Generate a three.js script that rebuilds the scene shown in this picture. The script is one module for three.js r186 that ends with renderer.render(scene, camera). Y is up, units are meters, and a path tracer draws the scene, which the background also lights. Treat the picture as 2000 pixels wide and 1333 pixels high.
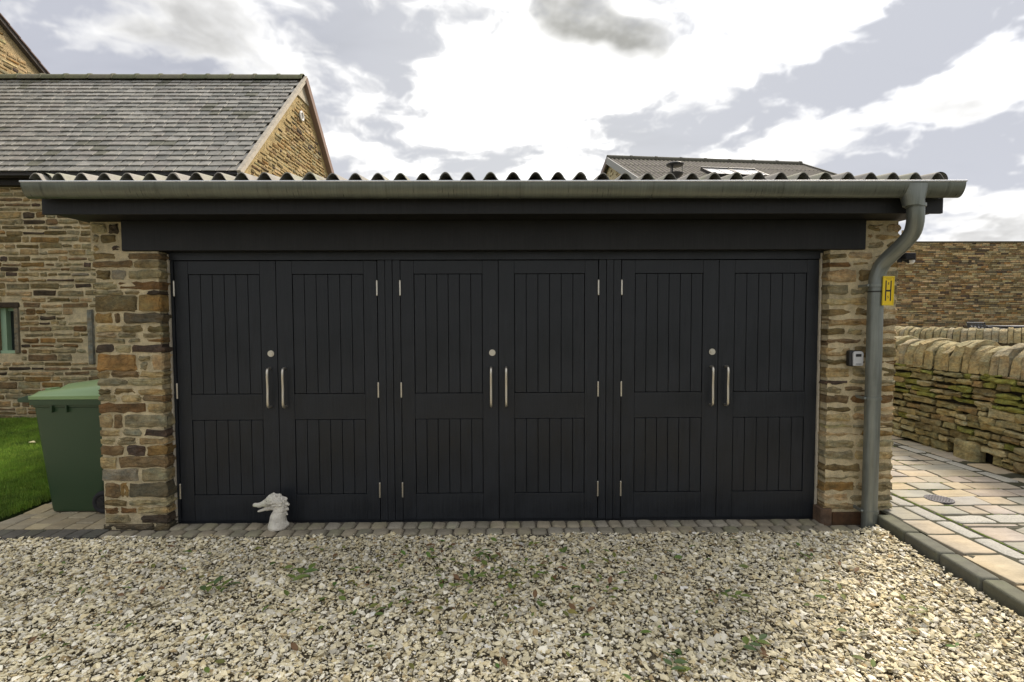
import * as THREE from 'three';
import { mergeGeometries, mergeVertices, toCreasedNormals } from 'three/addons/utils/BufferGeometryUtils.js';
import { RoundedBoxGeometry } from 'three/addons/geometries/RoundedBoxGeometry.js';
import { ConvexGeometry } from 'three/addons/geometries/ConvexGeometry.js';
import { MarchingCubes } from 'three/addons/objects/MarchingCubes.js';
import { ImprovedNoise } from 'three/addons/math/ImprovedNoise.js';

// ------------------------------------------------------------------ camera, sky, sun, exposure
const scene = new THREE.Scene();
const camera = new THREE.PerspectiveCamera(67.36, 1024 / 682, 0.05, 600);
{
  const p = THREE.MathUtils.degToRad(2.5), y = THREE.MathUtils.degToRad(0.6);
  camera.position.set(0, 1.68, 4.1);
  camera.lookAt(Math.sin(y) * Math.cos(p), 1.68 - Math.sin(p), 4.1 - Math.cos(y) * Math.cos(p));
  camera.rotateZ(THREE.MathUtils.degToRad(-0.2));
}
const renderer = new THREE.WebGLRenderer({ antialias: true });
renderer.setSize(1024, 682);
renderer.toneMapping = THREE.LinearToneMapping;
renderer.toneMappingExposure = 1.6;
renderer.shadowMap.enabled = true;
const SUN_AZ = 50, SUN_EL = 47;                       // degrees: azimuth to the right of straight ahead, height
const rad = THREE.MathUtils.degToRad;
const sunDir = new THREE.Vector3(Math.sin(rad(SUN_AZ)) * Math.cos(rad(SUN_EL)), Math.sin(rad(SUN_EL)), -Math.cos(rad(SUN_AZ)) * Math.cos(rad(SUN_EL)));
const sun = new THREE.DirectionalLight(0xfff0dc, 3.0);
sun.position.copy(sunDir).multiplyScalar(40);
sun.castShadow = true;
sun.shadow.radius = 24;
sun.shadow.camera.left = sun.shadow.camera.bottom = -22; sun.shadow.camera.right = sun.shadow.camera.top = 22;
sun.shadow.camera.far = 90; sun.shadow.mapSize.set(2048, 2048);
scene.add(sun);

const perlin = new ImprovedNoise();
const NT = 256, ngx = new Float32Array(NT * NT), ngy = new Float32Array(NT * NT);
{ let a = 12345; const q = () => { a = (Math.imul(a, 1664525) + 1013904223) | 0; return (a >>> 0) / 4294967296; }; for (let i = 0; i < NT * NT; i++) { const t = q() * 6.2832; ngx[i] = Math.cos(t); ngy[i] = Math.sin(t); } }
function n2(x, y) {                                   // plain 2-d gradient noise, -0.7 .. 0.7
  const ix = Math.floor(x), iy = Math.floor(y), fx = x - ix, fy = y - iy, wx = fx * fx * fx * (fx * (fx * 6 - 15) + 10), wy = fy * fy * fy * (fy * (fy * 6 - 15) + 10);
  const x0 = ix & 255, x1 = (ix + 1) & 255, y0 = (iy & 255) << 8, y1 = ((iy + 1) & 255) << 8;
  const a = ngx[y0 + x0] * fx + ngy[y0 + x0] * fy, b = ngx[y0 + x1] * (fx - 1) + ngy[y0 + x1] * fy, c = ngx[y1 + x0] * fx + ngy[y1 + x0] * (fy - 1), d = ngx[y1 + x1] * (fx - 1) + ngy[y1 + x1] * (fy - 1);
  const p = a + (b - a) * wx, q = c + (d - c) * wx; return p + (q - p) * wy;
}
function fbm2(x, y, oct, gain) { let s = 0, a = 0.5; for (let i = 0; i < oct; i++) { s += a * n2(x, y); const t = x * 1.62 - y * 1.2 + 17.1; y = x * 1.2 + y * 1.62 + 5.7; x = t; a *= gain; } return s; }
function billow(x, y, oct, gain) { let s = 0, a = 0.5; for (let i = 0; i < oct; i++) { s += a * Math.abs(n2(x, y)); const t = x * 1.62 - y * 1.2 + 7.1; y = x * 1.2 + y * 1.62 + 15.7; x = t; a *= gain; } return s; }
const sm = (a, b, x) => { const t = Math.min(1, Math.max(0, (x - a) / (b - a))); return t * t * (3 - 2 * t); };
const mix = (a, b, t) => a + (b - a) * t;
{
  // broken bright cloud under a pale lavender sky; [azimuth, elevation, width, height, amount] thin (-) or thicken (+) the cover
  const cover = [
    [-16.5, 27.5, 5.5, 3.6, -0.62], [-12, 24.5, 3, 2, -0.4], [-20.5, 20.5, 3.6, 1.5, -0.4], [-20, 14.5, 8, 1.7, -0.42], [-11, 18.5, 3, 2, -0.3], [-38, 20.5, 9, 3, -0.6], [-44, 26, 3, 2, -0.3],
    [21, 18.5, 6, 2.6, -0.5], [34, 21.5, 8, 2.6, -0.6], [41, 25, 7, 3, -0.55], [36, 15.5, 5, 2.4, -0.4], [44, 12, 7, 2.2, -0.42], [31, 13, 6, 1.4, -0.35], [-7, 15.8, 9, 1.2, -0.25], [14, 15.2, 4, 1.2, -0.25],
    [3, 24, 11, 8, 0.5], [-29, 26, 6, 3, 0.4], [-25, 22, 4, 3, 0.3], [-16, 21.5, 4, 1.6, 0.35], [41.5, 18.5, 4.2, 2.3, 0.6], [31, 17.4, 4, 1.6, 0.4], [27, 25, 6, 3, 0.4], [40, 28.5, 7, 1.3, 0.35], [44, 8, 5, 1.5, 0.4], [21.5, 15.6, 3, 1, 0.4],
  ];
  const grey = [[7.5, 30.5, 5.2, 3.8, 1.5], [13.2, 27.7, 3.6, 2.0, 1.35], [-33, 24.5, 6, 2, 0.5], [-27, 25.5, 4, 1.3, 0.4], [25.5, 19, 2, 1.5, 0.6], [43, 17.2, 4.5, 0.9, 0.4], [21, 30.5, 3, 1, 0.6]];
  const W = 3072, H = 1536, px = new Float32Array(W * H * 4);
  const cloudAt = (qx, qz, azd, eld, wx, wz, oct) => {
    let b = 0.42;
    for (const c of cover) { const a = (azd - c[0] + wx * 8) / c[2], e = (eld - c[1] + wz * 4) / c[3], d = a * a + e * e; if (d < 8) b += c[4] * 1.25 * Math.exp(-d); }
    return b + fbm2(qx * 2.3 + wx * 0.8 + 1.7, qz * 2.7 + wz * 0.8 - 2.2, oct, 0.6) * 1.6 - billow(qx * 6 + wx * 1.4, qz * 7 + wz * 1.4, Math.min(oct, 7), 0.62) * 1.0;
  };
  for (let j = 0; j < H; j++) {
    const el = ((j + 0.5) / H - 0.5) * Math.PI, dy = Math.sin(el), ce = Math.cos(el), eld = el * 180 / Math.PI;
    for (let i = 0; i < W; i++) {
      const k = (j * W + i) * 4; px[k + 3] = 1;
      if (eld < -1.5) { px[k] = 0.2; px[k + 1] = 0.19; px[k + 2] = 0.16; continue; }
      const ph = ((i + 0.5) / W - 0.5) * 2 * Math.PI, dx = Math.cos(ph) * ce, dz = Math.sin(ph) * ce, azd = Math.atan2(dx, -dz) * 180 / Math.PI;
      const h = Math.max(dy, 0) + 0.16, qx = dx / h, qz = dz / h;
      const wx = fbm2(qx * 2.2 + 3.1, qz * 2.2, 4, 0.55), wz = fbm2(qx * 2.2 - 7.7, qz * 2.2 + 4.1, 4, 0.55);
      const n = cloudAt(qx, qz, azd, eld, wx, wz, 9);
      const dens = n > -0.14 ? 1 - Math.exp(-Math.pow((n + 0.14) * 2.7, 1.6)) : 0;
      const veil = 0.3 * sm(-0.5, 0.1, fbm2(qx * 1.1 + 9, qz * 2.4, 5, 0.6) + 0.15);
      const up = n > 0 ? cloudAt(qx * 0.955, qz * 0.955, azd, eld + 1.3, wx, wz, 5) : 0;      // how thick the cloud is a little nearer the light
      const core = sm(0.1, 0.8, n), shade = sm(0.0, 0.55, up);
      let g = 0;
      for (const c of grey) { const a = (azd - c[0] + wx * 7) / c[2], e = (eld - c[1] + wz * 4) / c[3], d = a * a + e * e; if (d < 8) g += c[4] * Math.exp(-d); }
      g = sm(0.1, 1.15, g + 0.4 * fbm2(qx * 5, qz * 5 + 3, 5, 0.55)) * sm(0.1, 0.3, g);
      const ca = dx * sunDir.x + dy * sunDir.y + dz * sunDir.z, ang = Math.acos(Math.min(1, Math.max(-1, ca))) * 180 / Math.PI;
      const glow = Math.exp(-Math.pow(ang / 28, 2)), hz = Math.exp(-Math.max(eld, 0) / 9), front = Math.exp(-Math.pow((azd - 2) / 24, 2));
      // clear air between the clouds: paler towards the horizon, behind thin veils and under the bright cloud ahead
      let r = mix(0.268, 0.45, hz) + 0.1 * glow + 0.09 * front, gg = mix(0.282, 0.465, hz) + 0.1 * glow + 0.085 * front, bb = mix(0.335, 0.5, hz) + 0.085 * glow + 0.05 * front;
      r = mix(r, 0.52, veil); gg = mix(gg, 0.53, veil); bb = mix(bb, 0.57, veil);
      let lum = 0.61 - 0.2 * core * shade * (1 - 0.8 * front) + 0.07 * (1 - shade) + 0.22 * fbm2(qx * 7 + wx * 2, qz * 7 + 2.9, 6, 0.6) + 0.42 * front * sm(0, 0.45, n) + 2.6 * glow * glow + 0.5 * sm(31, 55, eld);
      const dark = Math.min(0.72, g * 0.66 * (1 + 0.5 * fbm2(qx * 9, qz * 9, 4, 0.6)));
      const cr = lum * (1 - dark), cg = lum * 0.995 * (1 - dark), cb = lum * 0.985 * (1 - dark * 1.02);
      px[k] = mix(r, cr, dens); px[k + 1] = mix(gg, cg, dens); px[k + 2] = mix(bb, cb, dens);
    }
  }
  const sky = new THREE.DataTexture(px, W, H, THREE.RGBAFormat, THREE.FloatType);
  sky.mapping = THREE.EquirectangularReflectionMapping; sky.magFilter = sky.minFilter = THREE.LinearFilter; sky.needsUpdate = true;
  scene.background = sky; scene.environment = sky;
}

// ------------------------------------------------------------------ helpers
let seed = 7;
function rng(s) { let a = s >>> 0; return () => { a = (a + 0x6d2b79f5) | 0; let t = Math.imul(a ^ (a >>> 15), 1 | a); t = (t + Math.imul(t ^ (t >>> 7), 61 | t)) ^ t; return ((t ^ (t >>> 14)) >>> 0) / 4294967296; }; }
const R0 = rng(20240611);
const used = {};
function topName(n) { used[n] = (used[n] || 0) + 1; return used[n] === 1 ? n : n + '_' + String(used[n] - 1).padStart(3, '0'); }
function mk(name, geo, mat, parent, pos) { const m = new THREE.Mesh(geo, mat); m.name = name; m.castShadow = m.receiveShadow = true; if (pos) m.position.set(...pos); parent.add(m); return m; }
function thing(name, label, category, pos = [0, 0, 0], group) { const g = new THREE.Group(); g.name = topName(name); g.position.set(...pos); g.userData = { label, category }; if (group) g.userData.group = group; scene.add(g); return g; }
function tag(o, label, category, group) { o.name = topName(o.name); o.userData.label = label; o.userData.category = category; if (group) o.userData.group = group; return o; }
function struct(o, label, category) { o.userData.kind = 'structure'; o.userData.label = label; o.userData.category = category; return o; }
const grp = (name, parent) => { const g = new THREE.Group(); g.name = name; parent.add(g); return g; };
function uvBox(g, ox = 0, oy = 0) {               // uv in metres from position, along the axis each face looks at
  const p = g.attributes.position, n = g.attributes.normal, uv = new Float32Array(p.count * 2);
  for (let i = 0; i < p.count; i++) {
    const ax = Math.abs(n.getX(i)), ay = Math.abs(n.getY(i)), az = Math.abs(n.getZ(i));
    let u, v; if (az >= ax && az >= ay) { u = p.getX(i); v = p.getY(i); } else if (ax >= ay) { u = p.getZ(i); v = p.getY(i); } else { u = p.getX(i); v = p.getZ(i); }
    uv[2 * i] = u + ox; uv[2 * i + 1] = v + oy;
  }
  g.setAttribute('uv', new THREE.BufferAttribute(uv, 2)); return g;
}
const box = (w, h, d, x = 0, y = 0, z = 0) => uvBox(new THREE.BoxGeometry(w, h, d).translate(x, y, z));
const rbox = (w, h, d, r, x = 0, y = 0, z = 0, s = 1) => uvBox(new RoundedBoxGeometry(w, h, d, s, r).translate(x, y, z));
const box2 = (x0, x1, y0, y1, z0, z1, r = 0) => r ? rbox(x1 - x0, y1 - y0, z1 - z0, r, (x0 + x1) / 2, (y0 + y1) / 2, (z0 + z1) / 2) : box(x1 - x0, y1 - y0, z1 - z0, (x0 + x1) / 2, (y0 + y1) / 2, (z0 + z1) / 2);
const merge = (list) => mergeGeometries(list.map((g) => { const c = g.index ? g.toNonIndexed() : g.clone(); for (const k of Object.keys(c.attributes)) if (!['position', 'normal', 'uv'].includes(k)) c.deleteAttribute(k); return c; }));
const tube = (pts, r, seg = 24, rs = 10) => new THREE.TubeGeometry(new THREE.CatmullRomCurve3(pts.map((p) => new THREE.Vector3(...p))), seg, r, rs);

// one irregular dressed-by-hand block, front face at +z = d, open at the back
function blockGeo(w, h, d, { b = 0.012, j = 0.004, nx = 0, ny = 3, bulge = 0.004, chip = false, r = R0 } = {}) {
  nx = nx || (w > 0.22 ? 5 : w > 0.12 ? 4 : 3); b = Math.min(b, w * 0.3, h * 0.3);
  const fx = [], fy = [];
  for (let i = 0; i <= nx; i++) fx.push(i === 0 ? -w / 2 : i === nx ? w / 2 : mix(-w / 2 + b, w / 2 - b, (i - 1) / (nx - 2 || 1)));
  for (let i = 0; i <= ny; i++) fy.push(i === 0 ? -h / 2 : i === ny ? h / 2 : mix(-h / 2 + b, h / 2 - b, (i - 1) / (ny - 2 || 1)));
  const pos = [], uv = [], idx = [], ring = [], ox = r() * 7, oy = r() * 7, J = () => (r() - 0.5) * 2 * j;
  const id = (i, k) => k * (nx + 1) + i;
  const tx = (r() - 0.5) * 0.12, ty = (r() - 0.5) * 0.2;
  for (let k = 0; k <= ny; k++) for (let i = 0; i <= nx; i++) {
    const ex = i === 0 || i === nx, ey = k === 0 || k === ny; let x = fx[i], y = fy[k], z;
    if (ex && ey) { x *= 1 - b * 0.9 / w * (1 + r()); y *= 1 - b * 0.9 / h * (1 + r()); }
    x += J(); y += J();
    if (ex || ey) z = d - b * (0.7 + r() * 0.4); else z = d + (r() - 0.5) * 2 * bulge + (x * tx + y * ty) * 0.5;
    pos.push(x, y, z); uv.push(x + ox, y + oy);
  }
  for (let k = 0; k < ny; k++) for (let i = 0; i < nx; i++) { const a = id(i, k), c = id(i + 1, k), e = id(i + 1, k + 1), f = id(i, k + 1); if ((i + k) % 2) idx.push(a, c, e, a, e, f); else idx.push(a, c, f, c, e, f); }
  for (let i = 0; i <= nx; i++) ring.push(id(i, 0));
  for (let k = 1; k <= ny; k++) ring.push(id(nx, k));
  for (let i = nx - 1; i >= 0; i--) ring.push(id(i, ny));
  for (let k = ny - 1; k >= 1; k--) ring.push(id(0, k));
  const base = pos.length / 3;
  for (const q of ring) { const x = pos[q * 3], y = pos[q * 3 + 1]; pos.push(x, y, 0); uv.push(x + ox + (Math.abs(x) > w * 0.45 ? d * Math.sign(x) : 0), y + oy + (Math.abs(y) > h * 0.4 ? d * Math.sign(y) : 0)); }
  for (let i = 0; i < ring.length; i++) { const a = ring[i], c = ring[(i + 1) % ring.length], e = base + i, f = base + (i + 1) % ring.length; idx.push(e, f, a, f, c, a); }
  const g = new THREE.BufferGeometry();
  g.setAttribute('position', new THREE.Float32BufferAttribute(pos, 3)); g.setAttribute('uv', new THREE.Float32BufferAttribute(uv, 2)); g.setIndex(idx); g.computeVertexNormals();
  return chip ? toCreasedNormals(g, 0.4) : g;
}
// random coursed rubble over w x h: rectangles {x, y, w, h} with their joints taken off
function rubble(W, H, { cmin = 0.05, cmax = 0.13, wmin = 0.12, wmax = 0.42, joint = 0.018, split = 0.3, thin = 0.5, r = R0 }) {
  const out = []; let y = 0;
  while (y < H - 0.02) {
    let ch = mix(cmin, cmax, r() * r() * 0.7 + r() * 0.3); if (y + ch > H - cmin * 0.6) ch = H - y;
    let x = -r() * wmin;
    while (x < W - 0.02) {
      let w = mix(wmin, wmax, Math.pow(r(), 1.4)) * (0.7 + 0.5 * ch / cmax); if (x + w > W - wmin * 0.5) w = W - x;
      const x0 = Math.max(0, x), ww = x + w - x0;
      const jj = () => joint * (0.35 + r() * 0.9);
      const put = (px, py, pw, ph) => { const a = jj(), c = jj(); if (pw - a > 0.03 && ph - c > 0.018) out.push({ x: px + a / 2, y: py + c / 2 + (r() - 0.5) * joint * 0.4, w: pw - a, h: ph - c }); };
      if (ww > 0.03) { if (ch > cmin * 1.7 && r() < split) { const s = mix(0.35, 0.65, r()); put(x0, y, ww, ch * s); if (r() < 0.4 && ww > wmin * 1.6) { const t = mix(0.35, 0.65, r()); put(x0, y + ch * s, ww * t, ch * (1 - s)); put(x0 + ww * t, y + ch * s, ww * (1 - t), ch * (1 - s)); } else put(x0, y + ch * s, ww, ch * (1 - s)); } else if (r() < thin) put(x0, y + ch * r() * 0.18, ww, ch * mix(0.72, 0.86, r())); else put(x0, y, ww, ch); }
      x += w;
    }
    y += ch;
  }
  return out;
}
// pieces {geo (already placed), mat}: the first cap as meshes of their own, the rest joined as one stuff part
function addPieces(parent, host, name, list, cap, restName, restMat) {
  list.slice(0, cap).forEach((p) => mk(name, p.geo, p.mat, parent));
  const rest = list.slice(cap);
  if (rest.length) {
    const gs = rest.map((p) => { const g = p.geo.index ? p.geo.toNonIndexed() : p.geo.clone(), n = g.attributes.position.count, c = new Float32Array(n * 3), k = p.mat.color; for (let i = 0; i < n; i++) c.set([k.r, k.g, k.b], i * 3); g.setAttribute('color', new THREE.BufferAttribute(c, 3)); return g; });
    const m = mk(restName, mergeGeometries(gs), restMat, host); m.userData.kind = 'stuff';
  }
}
const camDist = (x, y, z) => Math.hypot(x, y - 1.68, z - 4.1);

// ------------------------------------------------------------------ textures
function tileNoise(size, px, py, oct, s, gain = 0.5) {
  const out = new Float32Array(size * size); let amp = 1, tot = 0;
  for (let o = 0; o < oct; o++) {
    const r = rng(s * 131 + o * 17 + 3), PX = px << o, PY = py << o, gx = new Float32Array(PX * PY), gy = new Float32Array(PX * PY);
    for (let i = 0; i < PX * PY; i++) { const a = r() * 6.2832; gx[i] = Math.cos(a); gy[i] = Math.sin(a); }
    for (let y = 0; y < size; y++) {
      const v = y / size * PY, iy = Math.floor(v), fy = v - iy, wy = fy * fy * fy * (fy * (fy * 6 - 15) + 10), y1 = (iy + 1) % PY;
      for (let x = 0; x < size; x++) {
        const u = x / size * PX, ix = Math.floor(u), fx = u - ix, wx = fx * fx * fx * (fx * (fx * 6 - 15) + 10), x1 = (ix + 1) % PX;
        const a = iy * PX + ix, b = iy * PX + x1, c = y1 * PX + ix, d = y1 * PX + x1;
        const n0 = gx[a] * fx + gy[a] * fy, n1 = gx[b] * (fx - 1) + gy[b] * fy, n2 = gx[c] * fx + gy[c] * (fy - 1), n3 = gx[d] * (fx - 1) + gy[d] * (fy - 1);
        out[y * size + x] += amp * mix(mix(n0, n1, wx), mix(n2, n3, wx), wy);
      }
    }
    tot += amp; amp *= gain;
  }
  for (let i = 0; i < out.length; i++) out[i] = out[i] / tot * 1.6;
  return out;                                        // roughly -1 .. 1
}
const toS = (v) => { v = Math.min(1, Math.max(0, v)); return v <= 0.0031308 ? v * 12.92 : 1.055 * Math.pow(v, 1 / 2.4) - 0.055; };
function tex(size, metres, fn, srgb = false, my = metres) {
  const d = new Uint8Array(size * size * 4);
  for (let i = 0; i < size * size; i++) { const c = fn(i, i % size, (i / size) | 0); for (let k = 0; k < 3; k++) { const v = typeof c === 'number' ? c : c[k]; d[i * 4 + k] = Math.round(255 * (srgb ? toS(v) : Math.min(1, Math.max(0, v)))); } d[i * 4 + 3] = 255; }
  const t = new THREE.DataTexture(d, size, size, THREE.RGBAFormat); t.wrapS = t.wrapT = THREE.RepeatWrapping; t.magFilter = THREE.LinearFilter; t.minFilter = THREE.LinearMipmapLinearFilter; t.generateMipmaps = true;
  if (srgb) t.colorSpace = THREE.SRGBColorSpace; t.repeat.set(1 / metres, 1 / my); t.needsUpdate = true; return t;
}
const nA = tileNoise(512, 4, 4, 7, 1, 0.6), nB = tileNoise(512, 3, 6, 7, 2, 0.62), nC = tileNoise(512, 16, 16, 5, 3, 0.65), nD = tileNoise(512, 2, 2, 4, 4), nF = tileNoise(512, 64, 64, 3, 5, 0.7);
const nS = tileNoise(512, 24, 2, 5, 6, 0.6), nG = tileNoise(512, 96, 3, 4, 7, 0.6), nL = tileNoise(512, 3, 20, 5, 8, 0.6);
const T = {
  stone: tex(512, 0.55, (i) => { const v = 0.84 + 0.6 * nA[i] + 0.42 * nC[i] + 0.25 * nF[i], w = 0.3 * nB[i]; return [v * (1 + w), v, v * (1 - w * 1.2)].map((q) => q * 0.82); }, true),
  stoneB: tex(512, 0.45, (i) => 0.5 + 0.28 * nB[i] + 0.2 * nC[i] + 0.14 * nF[i] + 0.12 * nL[i]),
  mortar: tex(512, 0.5, (i) => { const v = 0.86 + 0.4 * nA[i] + 0.25 * nF[i] + 0.2 * nC[i]; return [v, v * 0.99, v * 0.97].map((q) => q * 0.88); }, true),
  mortarB: tex(512, 0.3, (i) => 0.5 + 0.25 * nA[i] + 0.2 * nC[i] + 0.2 * nF[i]),
  paint: tex(512, 0.9, (i) => { const v = 0.85 + 0.2 * nD[i] + 0.16 * nA[i] + 0.34 * nG[i] + 0.16 * nF[i]; return [v, v, v].map((q) => q * 0.9); }, true),
  paintB: tex(512, 0.5, (i) => 0.5 + 0.35 * nG[i] + 0.12 * nF[i]),
  paintR: tex(512, 0.9, (i) => 0.8 + 0.3 * nD[i] + 0.2 * nA[i] + 0.2 * nG[i]),
  zinc: tex(512, 1.1, (i) => { const v = 0.84 + 0.2 * nD[i] + 0.26 * nG[i] + 0.12 * nA[i]; return [v, v * 1.01, v * 0.99].map((q) => q * 0.85); }, true, 0.7),
  zincR: tex(512, 1.1, (i) => 0.55 + 0.2 * nA[i] + 0.3 * nG[i], false, 0.7),
  slate: tex(512, 0.9, (i) => { const v = 0.85 + 0.26 * nA[i] + 0.2 * nC[i] + 0.12 * nF[i], w = 0.04 * nB[i]; return [v * (1 + w), v, v * (1 - w)].map((q) => q * 0.82); }, true),
  conc: tex(512, 0.8, (i) => { const v = 0.86 + 0.3 * nA[i] + 0.12 * nF[i] + 0.14 * nC[i], m = Math.max(0, nD[i] + 0.3 * nC[i]) * 0.25; return [v * (1 - m * 0.6), v, v * (1 - m * 1.4)].map((q) => q * 0.85); }, true),
  granite: tex(512, 0.22, (i) => { const v = 0.84 + 0.3 * nF[i] + 0.4 * nC[i] + 0.1 * nA[i]; return [v, v, v * 1.0].map((q) => q * 0.84); }, true),
  slab: tex(512, 1.3, (i) => { const v = 0.86 + 0.3 * nA[i] + 0.14 * nF[i] + 0.2 * nL[i], w = 0.22 * nD[i]; return [v * (1 + w * 0.5), v, v * (1 - w)].map((q) => q * 0.85); }, true),
  soil: tex(512, 1.2, (i) => { const v = 0.75 + 0.5 * nA[i] + 0.5 * nC[i]; return [v, v * 0.96, v * 0.9].map((q) => q * 0.7); }, true),
};
const std = (rgb, o = {}) => { const m = new THREE.MeshStandardMaterial({ roughness: 0.9, ...o }); m.color.setRGB(...rgb); return m; };
const phys = (rgb, o) => { const m = new THREE.MeshPhysicalMaterial({ specularIntensity: 0.6, ...o }); m.color.setRGB(...rgb); return m; };
const stoneMat = (rgb) => std(rgb, { map: T.stone, bumpMap: T.stoneB, bumpScale: 0.05, roughness: 0.93 });
const jit = (c, a) => c.map((v) => v * (1 + (R0() - 0.5) * 2 * a));
// stone tones by kind: T tan, G grey, B brown, R rust, O ochre, D dark, K blackened, M mauve brown, S blue grey
const tones = { T: [0.52, 0.405, 0.195], G: [0.39, 0.32, 0.185], B: [0.26, 0.178, 0.078], R: [0.25, 0.15, 0.058], O: [0.37, 0.235, 0.075], D: [0.1, 0.072, 0.046], K: [0.15, 0.125, 0.075], M: [0.28, 0.2, 0.095], S: [0.34, 0.295, 0.205], L: [0.6, 0.48, 0.27] };
const SM = {}; for (const k in tones) SM[k] = [0, 1, 2].map((i) => stoneMat(jit(tones[k], 0.06).map((v) => v * (1 + 0.13 * i))));
const pickStone = (w, r = R0) => { let t = r() * Object.values(w).reduce((a, b) => a + b, 0); for (const k in w) { t -= w[k]; if (t <= 0) return SM[k][(r() * 3) | 0]; } return SM.T[0]; };
const stuffStone = new THREE.MeshStandardMaterial({ vertexColors: true, map: T.stone, bumpMap: T.stoneB, bumpScale: 0.05, roughness: 0.93 });
const M = {
  mortar: std([0.86, 0.735, 0.475], { map: T.mortar, bumpMap: T.mortarB, bumpScale: 0.03, roughness: 0.97 }),
  mortarPale: std([0.55, 0.5, 0.4], { map: T.mortar, bumpMap: T.mortarB, bumpScale: 0.004 }),
  door: phys([0.0205, 0.0235, 0.0285], { map: T.paint, bumpMap: T.paintB, bumpScale: 0.0012, roughness: 0.5, roughnessMap: T.paintR }),
  timber: phys([0.0165, 0.0168, 0.017], { map: T.paint, bumpMap: T.paintB, bumpScale: 0.001, roughness: 0.55 }),
  gapShade: std([0.006, 0.006, 0.007], { roughness: 0.95 }),  // near-black: shade of the door grooves and garage inside put into colour
  steel: std([0.62, 0.58, 0.5], { metalness: 0.9, roughness: 0.34 }),
  zinc: std([0.2, 0.215, 0.185], { map: T.zinc, roughnessMap: T.zincR, metalness: 0.55, roughness: 0.75 }),
  zincPipe: std([0.27, 0.29, 0.27], { map: T.zinc, roughnessMap: T.zincR, metalness: 0.5, roughness: 0.75 }),
  sheet: std([0.37, 0.35, 0.315], { map: T.conc, bumpMap: T.mortarB, bumpScale: 0.003, roughness: 0.92 }),
  black: std([0.012, 0.012, 0.013], { roughness: 0.45 }),
  blackMatt: std([0.012, 0.012, 0.014], { roughness: 0.85 }),
  paleMetal: std([0.55, 0.57, 0.6], { roughness: 0.5, metalness: 0.3 }),  // paints the skylit highlight of the garage gutter; plain tone of the house stop end
  white: std([0.72, 0.71, 0.68], { roughness: 0.6 }),
};

// ------------------------------------------------------------------ ground
{
  const base = mk('ground', new THREE.PlaneGeometry(500, 500).rotateX(-Math.PI / 2), std([0.09, 0.12, 0.04], { map: T.soil }), scene, [0, -0.16, 0]);
  uvBox(base.geometry); struct(base, 'grassy earth reaching out beyond the buildings', 'ground');
  const gb = mk('gravel_bed', box2(-14, 3.1, -0.12, -0.034, 0.15, 9), std([0.22, 0.19, 0.125], { map: T.soil }), scene); struct(gb, 'sandy bed under the loose cream gravel of the drive', 'gravel bed');
}
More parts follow.
